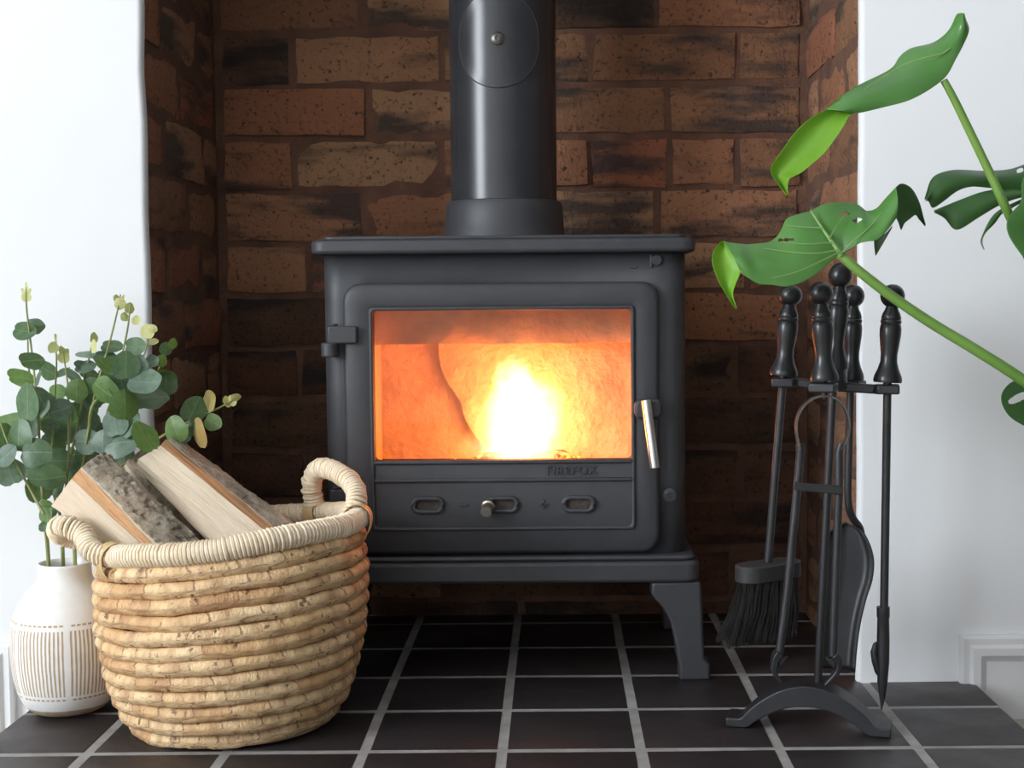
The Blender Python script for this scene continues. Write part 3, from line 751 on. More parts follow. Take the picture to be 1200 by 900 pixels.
# ------------------------------------------------------------------ firewood
def log(top, bot, kinds, seed, label, ext=.0, bark_t=.004):
    """top/bot: matching corner lists (Vectors) of the section at both ends; kinds[i] of edge i: 'w' wood 'c' cambium 'b' bark"""
    n = len(top); K = 44; root = thing('split_log', label, 'firewood', sum(bot, Vector()) / n, 'split logs standing in the basket')
    ctr_t, ctr_b = sum(top, Vector()) / n, sum(bot, Vector()) / n
    L = (ctr_b - ctr_t).length
    def section(t, edge, s):
        a = top[edge].lerp(bot[edge], t); b = top[(edge + 1) % n].lerp(bot[(edge + 1) % n], t); c = ctr_t.lerp(ctr_b, t)
        p = a.lerp(b, s); out = ((a + b) / 2 - c).normalized()
        if kinds[edge] == 'b': p = p + out * ((b - a).length * .16 * math.sin(PI * s))
        amp = .0022 if kinds[edge] != 'b' else .002
        p = p + out * amp * noise.noise(Vector((t * L * 14, s * 3 + edge * 7, seed))) + out * .0008 * noise.noise(Vector((t * L * 20, s * 16 + edge * 7, seed + 5)))
        return p, out
    def patch(edge, q):
        vs, uv, fs = [], [], []
        for i in range(K + 1):
            for j in range(q + 1):
                p, o = section(i / K, edge, j / q); vs.append(p); uv.append((i / K * L * 10 + seed, j / q * .6 + edge))
        W = q + 1
        for i in range(K):
            for j in range(q): fs.append((i * W + j, i * W + j + 1, (i + 1) * W + j + 1, (i + 1) * W + j))
        return vs, uv, fs
    V, UV, FS = [], [], []; Vc, UVc, FSc = [], [], []
    for e in range(n):
        vs, uv, fs = patch(e, 8)
        tgt = (Vc, UVc, FSc) if kinds[e] == 'c' else (V, UV, FS)
        o = len(tgt[0]); tgt[0].extend(vs); tgt[1].extend(uv); tgt[2].extend([[i + o for i in f] for f in fs])
    for t in (0, 1):
        ring = []
        for e in range(n):
            for j in range(8): ring.append(section(t, e, j / 8)[0])
        o = len(V); V += ring + [sum(ring, Vector()) / len(ring)]; UV += [(p.x * 20, p.z * 3) for p in ring] + [(0, 0)]
        FS += [[o + i, o + (i + 1) % len(ring), o + len(ring)] for i in range(len(ring))]
    m = MB(); m.add(V, FS); m.build('wood', 'split_wood', root, uv=UV, angle=50)
    if Vc: m = MB(); m.add(Vc, FSc); m.build('cambium_edge', 'cambium', root, uv=UVc, angle=50)
    # bark: one rough slab over the bark edges with ragged sides
    be = [e for e in range(n) if kinds[e] == 'b']
    KK, q = 90, 14 * len(be); rows_o, rows_i = [], []
    for i in range(KK + 1):
        t = .004 + i / KK * .992; ro, ri = [], []
        for j in range(q + 1):
            s = j / q
            lo = .03 + .05 * abs(noise.noise(Vector((t * 9, 1, seed)))) + .04 * abs(noise.noise(Vector((t * 31, 1, seed)))); hi = 1 - (.02 + .07 * abs(noise.noise(Vector((t * 9, 9, seed)))) + .03 * abs(noise.noise(Vector((t * 31, 9, seed)))))
            s2 = lo + (hi - lo) * s; ee = min(len(be) - 1, int(s2 * len(be))); ls = s2 * len(be) - ee
            p, o = section(t, be[ee], ls)
            cr = noise.noise(Vector((t * L * 60, s2 * 9, seed + 2))) ; groove = abs(noise.noise(Vector((t * L * 22, s2 * 7, seed + 8))))
            th = bark_t * (1.0 + .7 * cr - (1.0 if groove < .06 else 0)) + .002 * noise.noise(Vector((t * L * 170, s2 * 25, seed)))
            if j in (0, q): th = .0004
            ro.append(p + o * max(.0004, th)); ri.append(p - o * .003)
        rows_o.append(ro); rows_i.append(ri)
    m = MB(); W = q + 1; vs = [p for r in rows_o for p in r] + [p for r in rows_i for p in r]; O = W * (KK + 1); fs = []
    for i in range(KK):
        for j in range(q):
            a = i * W + j; fs.append((a, a + 1, a + W + 1, a + W)); fs.append((O + a, O + a + W, O + a + W + 1, O + a + 1))
    m.add(vs, fs); m.build('bark', 'bark', root, angle=80)
    adopt(root); return root
def pv(l): return [at(x, y, Y) for x, y, Y in l]
log(pv([(60, 593, 1.700), (84, 561, 1.682), (94, 549, 1.684), (124, 531, 1.722), (128, 552, 1.768)]),
    pv([(160, 661, 1.662), (192, 664, 1.640), (206, 664, 1.642), (263, 660, 1.676), (245, 668, 1.72)]),
    ['w', 'c', 'b', 'w', 'w'], 1, 'split log with lichen-grey bark on top, at the left of the basket')
log(pv([(160, 548, 1.742), (162, 538, 1.735), (188, 522, 1.742), (194, 515, 1.756), (207, 524, 1.80), (180, 545, 1.81)]),
    pv([(272, 664, 1.678), (306, 660, 1.665), (345, 650, 1.672), (356, 648, 1.69), (386, 646, 1.755), (330, 664, 1.77)]),
    ['w', 'w', 'c', 'b', 'w', 'w'], 2, 'largest split log with broad pale face and bark along its right edge', bark_t=.0035)
log(pv([(142, 560, 1.80), (146, 545, 1.785), (172, 527, 1.79), (182, 540, 1.82)]),
    pv([(214, 650, 1.77), (222, 640, 1.75), (262, 630, 1.755), (270, 645, 1.79)]),
    ['w', 'b', 'w', 'w'], 3, 'darker log mostly hidden between and behind the two front logs')

# ------------------------------------------------------------------ vase
VX, VY = -.6320, 1.791
SCV = 1.772 / 1650
prof = [(.0, .0), (.030, .0), (.0405, .0025), (.0478, .0075), (.0535, .014), (.0600, .028), (.0645, .046), (.0675, .068), (.0682, .090), (.0672, .108), (.0640, .124), (.0585, .138), (.0500, .152), (.0415, .1625), (.0345, .1695), (.0325, .175), (.0320, .183), (.0322, .190), (.0312, .1925), (.0296, .1915), (.0290, .185), (.0290, .172), (.05, .150), (.06, .11), (.058, .05), (.0, .02)]
n = 72; vs, uv, fs = [], [], []
sp = [Vector((a, 0, b)) for a, b in prof]
for r, z in prof:
    r *= 1.025
    for k in range(n + 1): vs.append((VX + r * math.cos(2 * PI * k / n), VY + r * math.sin(2 * PI * k / n), z)); uv.append((k / n, z))
for i in range(len(prof) - 1):
    for k in range(n): a = i * (n + 1) + k; fs.append((a, a + 1, a + n + 2, a + n + 1))
vase = thing('ceramic_vase', 'white ceramic vase with tan vertical stripes, on the tiles beside the basket', 'vase', (VX, VY, 0))
m = MB(); m.add(vs[:(n + 1) * 18], [f for f in fs if max(f) < (n + 1) * 18]); m.build('vase_body', 'vase_glaze', vase, uv=uv[:(n + 1) * 18], angle=60)
o = (n + 1) * 17
m = MB(); m.add(vs[o:], [[i - o for i in f] for f in fs if min(f) >= o]); m.build('vase_lip', 'vase_glaze', vase, uv=[(.0, .16)] * len(vs[o:]), angle=60)
adopt(vase)

# ------------------------------------------------------------------ eucalyptus
def euc_leaf_mesh(name, mat, seed, cup):
    m = MB(); rnd = random.Random(seed); nr, na = 4, 20; vs = [(0, 0, 0)]; fs = []
    for i in range(1, nr + 1):
        for j in range(na):
            a = 2 * PI * j / na; r = i / nr * (1 + .05 * math.sin(3 * a + seed) + .03 * math.sin(5 * a + seed * 2)) * (1 - .10 * (abs(a - PI) < .3))
            x, y = r * math.cos(a), r * math.sin(a) * .96
            vs.append((x, y, cup * (x * x + y * y) - .10 * abs(y) + .05 * math.sin(4 * x + seed) * r))
    for j in range(na): fs.append((0, 1 + j, 1 + (j + 1) % na))
    for i in range(nr - 1):
        for j in range(na): a = 1 + i * na + j; b = 1 + i * na + (j + 1) % na; fs.append((a, b, b + na, a + na))
    m.add(vs, fs); o = m.build(name, mat, None, angle=80); me = o.data; bpy.data.objects.remove(o)
    return me
LM = {}
for key, mt in (('g', 'euc_green'), ('b', 'euc_blue'), ('y', 'euc_bright'), ('p', 'euc_pale'), ('o', 'euc_olive'), ('r', 'euc_russet')):
    LM[key] = [euc_leaf_mesh('leaf', mt, s, c) for s, c in ((1, .12), (2, -.1), (3, .2))]
re_ = random.Random(5)
def leaf_at(px, py, rx, ry, ang, tone, Y, parent):
    if ry > rx: rx, ry = ry, rx; ang += 90
    p = at(px, py, Y); sc = 1.14 * rx * p.y / F_PX
    a = math.radians(ang); ex = RGT * math.cos(a) + UPV * math.sin(a); ey0 = -RGT * math.sin(a) + UPV * math.cos(a); n0 = -FWD
    ph = math.acos(max(.25, min(1, 1.1 * ry / rx))) * re_.choice((-1, 1)) ; ph = ph if abs(ph) > .3 else re_.uniform(-.3, .3)
    ey = ey0 * math.cos(ph) + n0 * math.sin(ph); nn = ex.cross(ey)
    o = bpy.data.objects.new('leaf', re_.choice(LM[tone])); C.objects.link(o); o.parent = parent
    o.matrix_parent_inverse = parent.matrix_world.inverted()
    o.matrix_world = Matrix.Translation(p) @ Matrix(((ex.x, ey.x, nn.x), (ex.y, ey.y, nn.y), (ex.z, ey.z, nn.z))).to_4x4() @ Matrix.Scale(sc, 4)
    return o
def q1(x, y): return (x / 4, 320 + y / 4)          # measured on an enlarged crop
def branch(label, neck, stems, leaves, Yb):
    root = thing('eucalyptus_branch', label, 'eucalyptus', (neck.x, neck.y, .03), 'eucalyptus branches in the vase')
    bpy.context.view_layer.update(); inv = root.matrix_world.inverted()
    tr = MB().tube(spline([Vector((neck.x, neck.y, .03)), neck, stems[0][-1][0]] if False else [Vector((neck.x, neck.y, .03)), neck, at(*stems[0][1], stems[0][2])], 8), [.0026] * 17, 8).build('stem', 'euc_stem', root); tr.matrix_parent_inverse = inv
    for pts, _, Y in stems:
        P = [at(*q1(x, y), Y - .012 * math.sin(3 * i)) for i, (x, y) in enumerate(pts)]; P = P[::-1]
        S = spline(P, 5); k = len(S)
        o = MB().tube(S, [.0021 - .0012 * i / k for i in range(k)], 6).build('stem', 'euc_stem', root); o.matrix_parent_inverse = inv
    for i, L in enumerate(leaves):
        x, y, rx, ry, ang, tone = L[:6]; X, Yp = q1(x, y)
        leaf_at(X, Yp, rx / 4, ry / 4, ang, tone, Yb + (L[6] if len(L) > 6 else re_.uniform(-.022, .022)), root)
    return root
JA, JB, JC = (48, 610), (60, 610), (80, 600)
neckA, neckB, neckC = at(57, 664, 1.782), at(74, 664, 1.797), at(88, 664, 1.784)
branch('left eucalyptus branch, tallest stem with a pale bud at the tip', neckA,
    [([(122, 45), (125, 170), (150, 380), (175, 620), (185, 790), (195, 1000), (212, 1180)], (53, 612), 1.765),
     ([(130, 300), (135, 450), (160, 560), (180, 700)], (53, 612), 1.775),
     ([(0, 700), (65, 870), (140, 1010), (205, 1130)], (53, 612), 1.75)],
    [(125, 112, 22, 22, 0, 'p'), (122, 78, 12, 20, 0, 'p'), (108, 84, 9, 12, 30, 'p'), (138, 84, 9, 12, -30, 'p'), (122, 55, 7, 16, 0, 'p'),
     (115, 272, 48, 38, -10, 'g'), (165, 252, 38, 30, 20, 'b'), (150, 410, 52, 34, 5, 'g'), (120, 405, 24, 20, 0, 'y', .01), (100, 490, 58, 37, -5, 'y'), (180, 495, 18, 36, -20, 'b'),
     (130, 610, 60, 80, 0, 'g', -.01), (200, 605, 42, 70, 30, 'b'), (215, 640, 22, 40, -30, 'b', -.02), (50, 690, 62, 28, 5, 'y'), (85, 765, 58, 70, 0, 'g', -.02), (15, 775, 42, 62, 0, 'g'), (30, 855, 52, 42, 40, 'b', -.03),
     (165, 840, 66, 58, 0, 'g', -.03), (150, 720, 40, 50, 10, 'b', .02), (45, 930, 50, 62, 20, 'b', -.02), (20, 895, 34, 28, 0, 'g'), (140, 925, 40, 34, 0, 'b', .02),
     (215, 965, 80, 55, 5, 'g', -.02), (270, 990, 40, 60, -20, 'g', .02), (180, 1010, 44, 60, 15, 'g', .01), (215, 1085, 30, 18, -10, 'y', -.03), (220, 1130, 36, 50, 10, 'y', -.01), (205, 1190, 22, 20, 0, 'g', -.02), (235, 1120, 30, 44, -30, 'g', .01)], 1.765)
branch('middle eucalyptus branch with round leaves between the other two', neckB,
    [([(258, 285), (265, 420), (258, 560), (250, 740), (240, 900), (255, 1050), (290, 1160)], (72, 608), 1.80),
     ([(295, 370), (315, 500), (320, 600), (322, 840), (310, 1000), (295, 1120)], (72, 608), 1.79),
     ([(440, 290), (415, 410), (395, 500), (380, 640), (345, 800), (310, 950)], (72, 608), 1.81)],
    [(250, 350, 22, 24, 0, 'p'), (260, 312, 10, 22, 0, 'p'), (298, 395, 22, 26, 0, 'p'), (290, 362, 9, 18, 20, 'p'), (312, 372, 8, 16, -20, 'p'), (440, 345, 18, 30, 0, 'p'), (440, 305, 9, 24, 0, 'p'), (424, 372, 60, 13, -8, 'b'),
     (228, 460, 44, 36, -30, 'g'), (295, 470, 38, 18, 25, 'g'), (270, 560, 38, 34, 0, 'y'), (290, 640, 50, 44, 20, 'b'), (225, 690, 44, 52, 0, 'g', .02), (345, 482, 38, 24, -30, 'b'), (358, 550, 44, 48, 0, 'y'),
     (330, 700, 74, 84, 0, 'g'), (395, 640, 54, 52, 20, 'b', .02), (345, 660, 24, 44, 10, 'y', -.02), (400, 440, 44, 26, 0, 'b'), (415, 470, 42, 26, -10, 'g'), (375, 432, 26, 14, -40, 'b'), (300, 760, 60, 44, 10, 'g', .02), (255, 805, 34, 60, 20, 'b', .01),
     (270, 880, 60, 54, 0, 'g'), (330, 850, 24, 30, 0, 'g', .03), (390, 770, 52, 50, 0, 'b'), (320, 930, 60, 62, 0, 'g', .02), (450, 735, 42, 40, 0, 'b', .01), (235, 720, 40, 34, 0, 'b', -.01), (430, 575, 56, 46, -20, 'b', .015), (360, 905, 40, 44, 0, 'g', .02)], 1.805)
branch('right eucalyptus branch, bushiest, with one sprig reaching over the logs', neckC,
    [([(565, 100), (545, 200), (515, 320), (480, 440), (440, 590), (410, 760), (380, 950), (345, 1130)], (86, 605), 1.79),
     ([(610, 150), (600, 250), (575, 370), (545, 490), (490, 560), (430, 630), (415, 760)], (86, 605), 1.78),
     ([(700, 260), (680, 370), (620, 500), (600, 570), (515, 620), (490, 740), (430, 880)], (86, 605), 1.80),
     ([(810, 325), (760, 410), (735, 470), (660, 560), (570, 690), (520, 780), (450, 900)], (86, 605), 1.81),
     ([(1115, 580), (1030, 630), (880, 700), (735, 780), (620, 870), (500, 960), (400, 1060)], (86, 605), 1.785)],
    [(562, 145, 26, 26, 0, 'p'), (548, 118, 10, 16, 20, 'p'), (572, 118, 10, 18, -20, 'p'), (610, 165, 14, 24, 0, 'p'), (586, 205, 13, 20, 15, 'p'), (640, 222, 21, 21, 0, 'p'), (690, 275, 30, 32, 0, 'p'), (714, 262, 20, 20, 0, 'p', -.01), (718, 322, 22, 14, 0, 'p'),
     (778, 355, 22, 28, 0, 'g'), (808, 332, 13, 24, -20, 'y'), (760, 412, 18, 28, -10, 'y'), (755, 465, 34, 12, 10, 'y'),
     (525, 345, 46, 26, -8, 'g'), (495, 398, 50, 26, -15, 'g'), (505, 440, 54, 22, -35, 'y', -.02), (510, 490, 46, 44, 0, 'g', .02), (635, 345, 44, 40, 0, 'g'), (590, 435, 50, 60, 0, 'g', -.03), (645, 430, 40, 44, 10, 'b', -.02), (712, 415, 32, 26, 10, 'b'),
     (570, 520, 44, 58, 10, 'b'), (490, 555, 64, 52, -35, 'y', -.02), (450, 560, 66, 56, 0, 'g', .01), (680, 512, 72, 50, 0, 'b', -.03), (690, 582, 88, 44, 5, 'b', -.01), (640, 565, 50, 40, 0, 'g', .01), (778, 515, 42, 52, 0, 'g', .01), (725, 560, 50, 46, 0, 'g'),
     (585, 620, 48, 66, 0, 'y', -.03), (640, 620, 26, 18, -20, 'b'), (540, 705, 52, 56, 10, 'b'), (612, 705, 46, 66, -30, 'b', -.01), (480, 795, 46, 52, 0, 'b'), (560, 795, 70, 56, 10, 'b', -.02), (580, 850, 46, 48, 0, 'g', .01), (640, 770, 34, 46, 0, 'g', .02),
     (410, 790, 56, 50, 0, 'b'), (400, 850, 50, 44, 0, 'g', .01), (460, 880, 50, 40, 0, 'g', .02), (680, 770, 32, 72, 32, 'y', -.05), (500, 860, 60, 44, -10, 'g', .01), (420, 690, 40, 44, 0, 'g', .02),
     (908, 640, 44, 58, -25, 'g', -.01), (985, 600, 32, 46, 0, 'o', 0), (998, 700, 38, 36, -30, 'y', -.01), (820, 735, 50, 58, 20, 'y', -.02), (925, 755, 36, 66, 12, 'r', -.02), (880, 735, 30, 34, 0, 'g', .01), (850, 785, 40, 20, 10, 'g', 0), (1085, 600, 22, 24, 0, 'p', 0), (1105, 585, 22, 14, 20, 'p', -.01), (1060, 605, 8, 26, 20, 'p', 0)], 1.785)

# ------------------------------------------------------------------ companion set
K_ = 'black_lacquer'; BI = 'black_iron'
HPROF = [(.0, 0), (.0165, 0), (.0170, .003), (.0160, .008), (.0125, .016), (.0100, .025), (.0098, .034), (.0112, .045), (.0125, .056), (.0128, .064), (.0120, .0695), (.0112, .0705), (.0122, .072), (.0122, .075), (.0112, .0762), (.0118, .078), (.0105, .083), (.0078, .0885), (.0070, .092)]
HPROF += [(.0145 * math.cos(a), .1045 + .0145 * math.sin(a)) for a in [math.radians(-58 + 148 * i / 9) for i in range(10)]]
def handle(p0, p1, parent, scale=1.0):
    L = (Vector(p1) - Vector(p0)).length; M = axis_matrix(p0, p1); s = L / .1045
    return MB().lathe([(r * scale, z * s) for r, z in HPROF], 28, M, False, False).build('handle', K_, parent)
PY = 1.695
st_base, st_ring, st_top = at(950, 803, PY), at(976, 452, PY), at(985, 323, PY)
stand = thing('fireside_tool_stand', 'black iron fireside tool stand with arched foot and ball-topped post', 'tool stand', (st_base.x, PY, 0))
# arched foot
DIR = Vector((math.cos(math.radians(-15)), math.sin(math.radians(-15)), 0)); PER = Vector((-DIR.y, DIR.x, 0))
c0 = Vector((.305, 1.6875, 0))
hw, bw = .0985, .021
pro = []
def arch(u): return max(0, math.cos(u * PI / 2 / .72)) ** .8 if abs(u) < .72 else 0
us = [-1 + 2 * i / 48 for i in range(49)]
lower = [(u, .001 + .031 * arch(u)) for u in us]; upper = [(u, .012 + .045 * arch(u / 1.12)) for u in us]
lps = []
for (u, zl), (_, zu) in zip(lower, upper):
    a = c0 + DIR * (u * hw); lps.append([a - PER * bw + Vector((0, 0, zl)), a + PER * bw + Vector((0, 0, zl)), a + PER * bw + Vector((0, 0, zu)), a - PER * bw + Vector((0, 0, zu))])
MB().loops(lps).build('arched_foot', BI, stand, bevel=.0015)
pb = c0 + Vector((.012, .004, .054)); st_axis0 = pb
MB().tube([pb, st_ring], .0052, 12).build('post', BI, stand)
MB().lathe([(.0, 0), (.018, 0), (.0175, .005), (.0155, .015), (.0125, .026), (.0122, .03)], 28, axis_matrix(st_ring - (st_top - st_ring) * .02, st_top), False, True).build('post_socket', BI, stand)
handle(st_ring.lerp(st_top, .16), st_top, stand, 1.0)
hk = {'brush': at(918, 447, PY + .012), 'poker': at(1040, 455, PY - .014), 'tongs': at(965, 453, PY - .050), 'shovel': at(997, 450, PY + .050)}
for k_, p in hk.items():
    d = (p - st_ring); d.z = 0; d.normalize(); s_ = Vector((-d.y, d.x, 0)); e = p + d * .004
    m = MB(); hh = Vector((0, 0, .0055)); a = st_ring + d * .004; z_ = Vector((0, 0, -.001))
    lps = []
    for q in (a, p - d * .016, p - d * .012, p + d * .014):
        wv = .0065 if (q - a).length < (p - a).length - .014 else .0155
        q = Vector((q.x, q.y, p.z if q is not a else st_ring.z)) + z_
        lps.append([q - s_ * wv - hh, q + s_ * wv - hh, q + s_ * wv + hh, q - s_ * wv + hh])
    m.loops(lps).build('hook_arm', BI, stand, bevel=.002)
adopt(stand)

# brush
b0, b1, bh = at(918, 440, PY + .012), at(926, 346, PY + .012), at(900, 655, PY + .020)
brush = thing('hearth_brush', 'black hearth brush hanging leftmost on the tool stand', 'brush', (bh.x, bh.y, bh.z - .1))
handle(b0, b1, brush); MB().tube([b0, bh + Vector((0, 0, -.004))], .0050, 12).build('rod', BI, brush)
bd = Vector((math.cos(math.radians(28)), math.sin(math.radians(28)), .02)).normalized(); bp = Vector((-bd.y, bd.x, 0)).normalized()
def stad(c, L_, w_, z):
    out = []
    for i in range(20):
        a = 2 * PI * i / 20; out.append(c + bd * (w_ * math.cos(a) + (L_ - w_) * (1 if math.cos(a) > 1e-6 else -1)) + bp * (w_ * math.sin(a)) + Vector((0, 0, z)))
    return out
hc = bh + Vector((.0, 0, -.004))
MB().loops([stad(hc, .045, .020, -.021), stad(hc, .045, .020, 0)]).build('brush_head', 'brush_block', brush, bevel=.002)
rnd = random.Random(2); m = MB()
for i in range(520):
    u, v_ = rnd.uniform(-1, 1), rnd.uniform(-1, 1)
    p = hc + bd * (u * .040) + bp * (v_ * .015 * math.sqrt(max(.05, 1 - u * u * .8))) + Vector((0, 0, -.019))
    q = p + bd * (u * .012 + rnd.gauss(0, .002)) + bp * (v_ * .010 + rnd.gauss(0, .002)) + Vector((-.013 - .004 * rnd.random(), 0, -.070 - rnd.uniform(0, .010)))
    mid = p.lerp(q, .5) + Vector((.003, 0, 0)) + Vector((rnd.gauss(0, .001), rnd.gauss(0, .001), 0))
    m.tube([p, mid, q], [.0008, .0008, .0005], 3, cap=False)
o = m.build('bristles', 'bristle', brush, smooth=False); o['kind'] = 'stuff'
adopt(brush)

# tongs
TY = PY - .050
tongs = thing('fire_tongs', 'black fire tongs with a bowed spring, hanging in front of the stand', 'tongs', tuple(at(945, 795, TY)))
t0, t1 = at(966, 446, TY), at(962, 344, TY)
handle(t0, t1, tongs); MB().tube([t0, at(966, 467, TY)], .004, 10).build('rod', BI, tongs)
arc = [(937, 527), (934, 512), (933, 496), (937, 482), (946, 471), (957, 465), (966, 464), (977, 466), (987, 474), (993, 487), (995, 500), (992, 513), (986, 527)]
S = spline([at(x, y, TY) for x, y in arc], 4); lps = []
for p, (t_, a, b) in zip(S, frames(S)):
    yv = Vector((0, 1, 0)); nn = t_.cross(yv).normalized() * .0011; yv = yv * .0055
    lps.append([p - yv - nn, p + yv - nn, p + yv + nn, p - yv + nn])
MB().loops(lps).build('spring_bow', 'worn_steel', tongs, angle=50)
for pts, claw, sg in (([(937, 520), (938, 530), (934, 575), (923, 690), (913, 768)], [(913, 764), (908, 772), (907, 786), (913, 797), (917, 800)], 1),
                  ([(986, 520), (983, 530), (983, 575), (979, 680), (976, 768)], [(977, 766), (982, 774), (981, 786), (972, 797), (966, 803)], -1)):
    P = [at(x, y, TY + .004 * i * 0) for x, y in pts]
    ar = MB().tube(P, .0050, 12).build('arm', BI, tongs)
    cl = spline([at(x, y, TY) for x, y in claw], 4); k = len(cl); lps = []
    for i, (p, (t_, a, b)) in enumerate(zip(cl, frames(cl))):
        wd = .0085 * (1 - .75 * i / k) + .001; nn = t_.cross(Vector((0, 1, 0))).normalized() * (.0045 * (1 - .7 * i / k)); yv = Vector((0, wd, 0))
        lps.append([p - yv - nn, p + yv - nn, p + yv + nn, p - yv + nn])
    MB().loops(lps).build('claw', BI, ar, bevel=.0012)
    x_, y_ = claw[1]; MB().prism([(0, 0), (.012 * sg, .002), (.002 * sg, -.012)], -.005, .005).build('claw_spur', BI, ar, bevel=.001).location = at(x_ + 3 * sg, y_ - 2, TY)
lps = []
for x, y in ((930, 569), (945, 571), (970, 573), (988, 575)):
    p = at(x, y, TY - .006); lps.append([p + Vector((0, -.002, -.005)), p + Vector((0, .002, -.005)), p + Vector((0, .002, .005)), p + Vector((0, -.002, .005))])
MB().loops(lps).build('cross_strap', BI, tongs, bevel=.001)
adopt(tongs)

# shovel
SY = PY + .050
shovel = thing('ash_shovel', 'black ash shovel with rounded blade hanging behind the stand', 'shovel', tuple(at(978, 783, SY)))
s0, s1 = at(997, 445, SY), at(1000, 347, SY)
handle(s0, s1, shovel, .95)
MB().tube(spline([s0, at(995, 520, SY), at(994, 585, SY), at(999, 606, SY + .006), at(1008, 620, SY + .016), at(1010, 640, SY + .018)], 6), .0048, 12).build('rod', BI, shovel)
left = [(990, 612), (974, 618), (964, 632), (958, 655), (957, 680), (957, 705), (956, 735), (955, 765), (954, 783)]
right = [(992, 612), (1008, 620), (1017, 635), (1022, 655), (1020, 678), (1013, 700), (1006, 730), (1002, 760), (1000, 785)]
A = spline([at(x, y, SY + .012 - .003 * i) for i, (x, y) in enumerate(left)], 4); B = spline([at(x, y, SY + .012 - .003 * i) for i, (x, y) in enumerate(right)], 4)
rows = []
for k in range(17):
    t = k / 16; e = abs(2 * t - 1); lift = -.012 * max(0, (e - .72) / .28) ** 1.5
    rows.append([a.lerp(b, t) + Vector((0, lift * (.5 + .5 * min(1, i / 8)) + .004 * (1 - e), 0)) for i, (a, b) in enumerate(zip(A, B))])
o = surf(rows).build('blade', BI, shovel, angle=60); s_ = o.modifiers.new('thick', 'SOLIDIFY'); s_.thickness = .0018
for x, y in ((1000, 634), (996, 654)):
    p = at(x, y, SY + .010); MB().lathe([(.0042, 0), (.0038, .0018), (.002, .003), (0, .0032)], 14, axis_matrix(p, p + Vector((-.05, -.25, 0))), True, False).build('rivet', 'worn_steel', shovel)
adopt(shovel)

# poker
KY = PY - .014
poker = thing('fire_poker', 'black fire poker with barbed tip hanging rightmost on the tool stand', 'poker', tuple(at(1033, 832, KY)))
k0, k1 = at(1040, 448, KY), at(1046, 347, KY)
handle(k0, k1, poker); MB().tube([k0, at(1036, 716, KY)], .0051, 12).build('rod', BI, poker)
P = [at(x, y, KY) for x, y in ((1035, 711), (1035, 722), (1035, 724), (1035, 750), (1035, 775), (1034, 800), (1034, 815), (1033, 832))]
MB().tube(P, [.0080, .0080, .0072, .0078, .0074, .0062, .004, .0006], 14).build('point', BI, poker, angle=50)
MB().tube([at(x, y, KY) for x, y in ((1035, 795), (1030, 787), (1026, 775), (1024, 764), (1026, 755), (1027, 752))], [.004, .005, .0048, .0042, .003, .0008], 10).build('barb', BI, poker)
adopt(poker)

# ------------------------------------------------------------------ monstera
MY = 1.56
mon = thing('monstera_plant', 'monstera plant with long stalks and split green leaves reaching in from the right', 'plant', (.70, 1.56, FZ))
def blade(rows, mat, parent, name='leaf_blade', keep=None):
    o = surf(rows, keep).build(name, mat, parent, angle=85)
    s = o.modifiers.new('thick', 'SOLIDIFY'); s.thickness = .0006; s.offset = 0
    ss = o.modifiers.new('smooth', 'SUBSURF'); ss.levels = 1; ss.render_levels = 1
    return o
def P3(l, Y, dy=0): return [at(p[0], p[1], Y + (p[2] if len(p) > 2 else 0)) for p in l]
def lf(A, B, Y, n=8, bulge=0, k=4, freq=0): 
    a, b = spline(P3(A, Y), k), spline(P3(B, Y), k); return loft(a, b, n, bulge)
# leaf one: high, edge-on, its tip rolled over
l1 = blade(lf([(1121, 16, .0), (1111, 36, .01), (1093, 50, .02), (1068, 56, .03), (1054, 66, .03), (1043, 81, .02), (1005, 100, .0), (985, 113, -.01), (966, 129, -.015)],
              [(1130, 19, .0), (1136, 34, .0), (1130, 51, -.005), (1120, 70, -.01), (1106, 93, -.015), (1070, 116, -.03), (1035, 126, -.03), (1010, 132, -.03), (996, 134, -.025)], MY, 10, .012), 'monstera_top', mon, 'leaf')
blade(lf([(985, 113, -.016), (966, 129, -.018), (953, 136, -.02), (940, 146, -.02), (929, 158, -.02), (917, 175, -.02), (908, 188, -.02), (903, 197, -.02), (906, 208, -.02), (923, 229, -.025)],
         [(1010, 130, -.026), (997, 135, -.028), (989, 148, -.03), (979, 163, -.03), (966, 180, -.03), (952, 192, -.03), (940, 202, -.03), (930, 207, -.03), (924, 212, -.03), (923, 229, -.026)], MY, 10, -.012), 'monstera_under', l1, 'leaf_underside')
MB().tube(spline(P3([(1113, 57, -.006), (1104, 63, -.008), (1090, 66, -.010), (1066, 73, -.010), (1045, 84, -.010), (1010, 107, -.014), (978, 124, -.022)], MY - .002), 6), [.0009 - .0006 * i / 37 for i in range(37)], 6).build('midrib', 'monstera_vein', l1)
# leaf two: broad, over the tools
up2 = [(847, 282, .0), (855, 284, .0), (864, 285, .0), (876, 286, .005), (889, 285, .008), (902, 283, .012), (911, 276, .018), (916, 268, .022), (921, 257, .028), (931, 252, .03), (950, 247, .035)]
lo2 = [(868, 319, -.015), (871, 322, -.018), (877, 326, -.02), (889, 333, -.02), (904, 334, -.02), (921, 336, -.02), (937, 332, -.018), (951, 325, -.015), (964, 315, -.01), (976, 305, -.003), (985, 299, .0)]
def hole(px, py, rx, ry, ang=0):
    ca, sa = math.cos(math.radians(ang)), math.sin(math.radians(ang))
    def f(p):
        v = p - CAM; z = v.dot(FWD); x, y = PPX + F_PX * v.dot(RGT) / z - px, PPY - F_PX * v.dot(UPV) / z - py
        X, Y_ = x * ca - y * sa, x * sa + y * ca
        return (X / rx) ** 2 + (Y_ / ry) ** 2 > 1
    return f
h1 = hole(922, 281, 10, 1.6, 3)
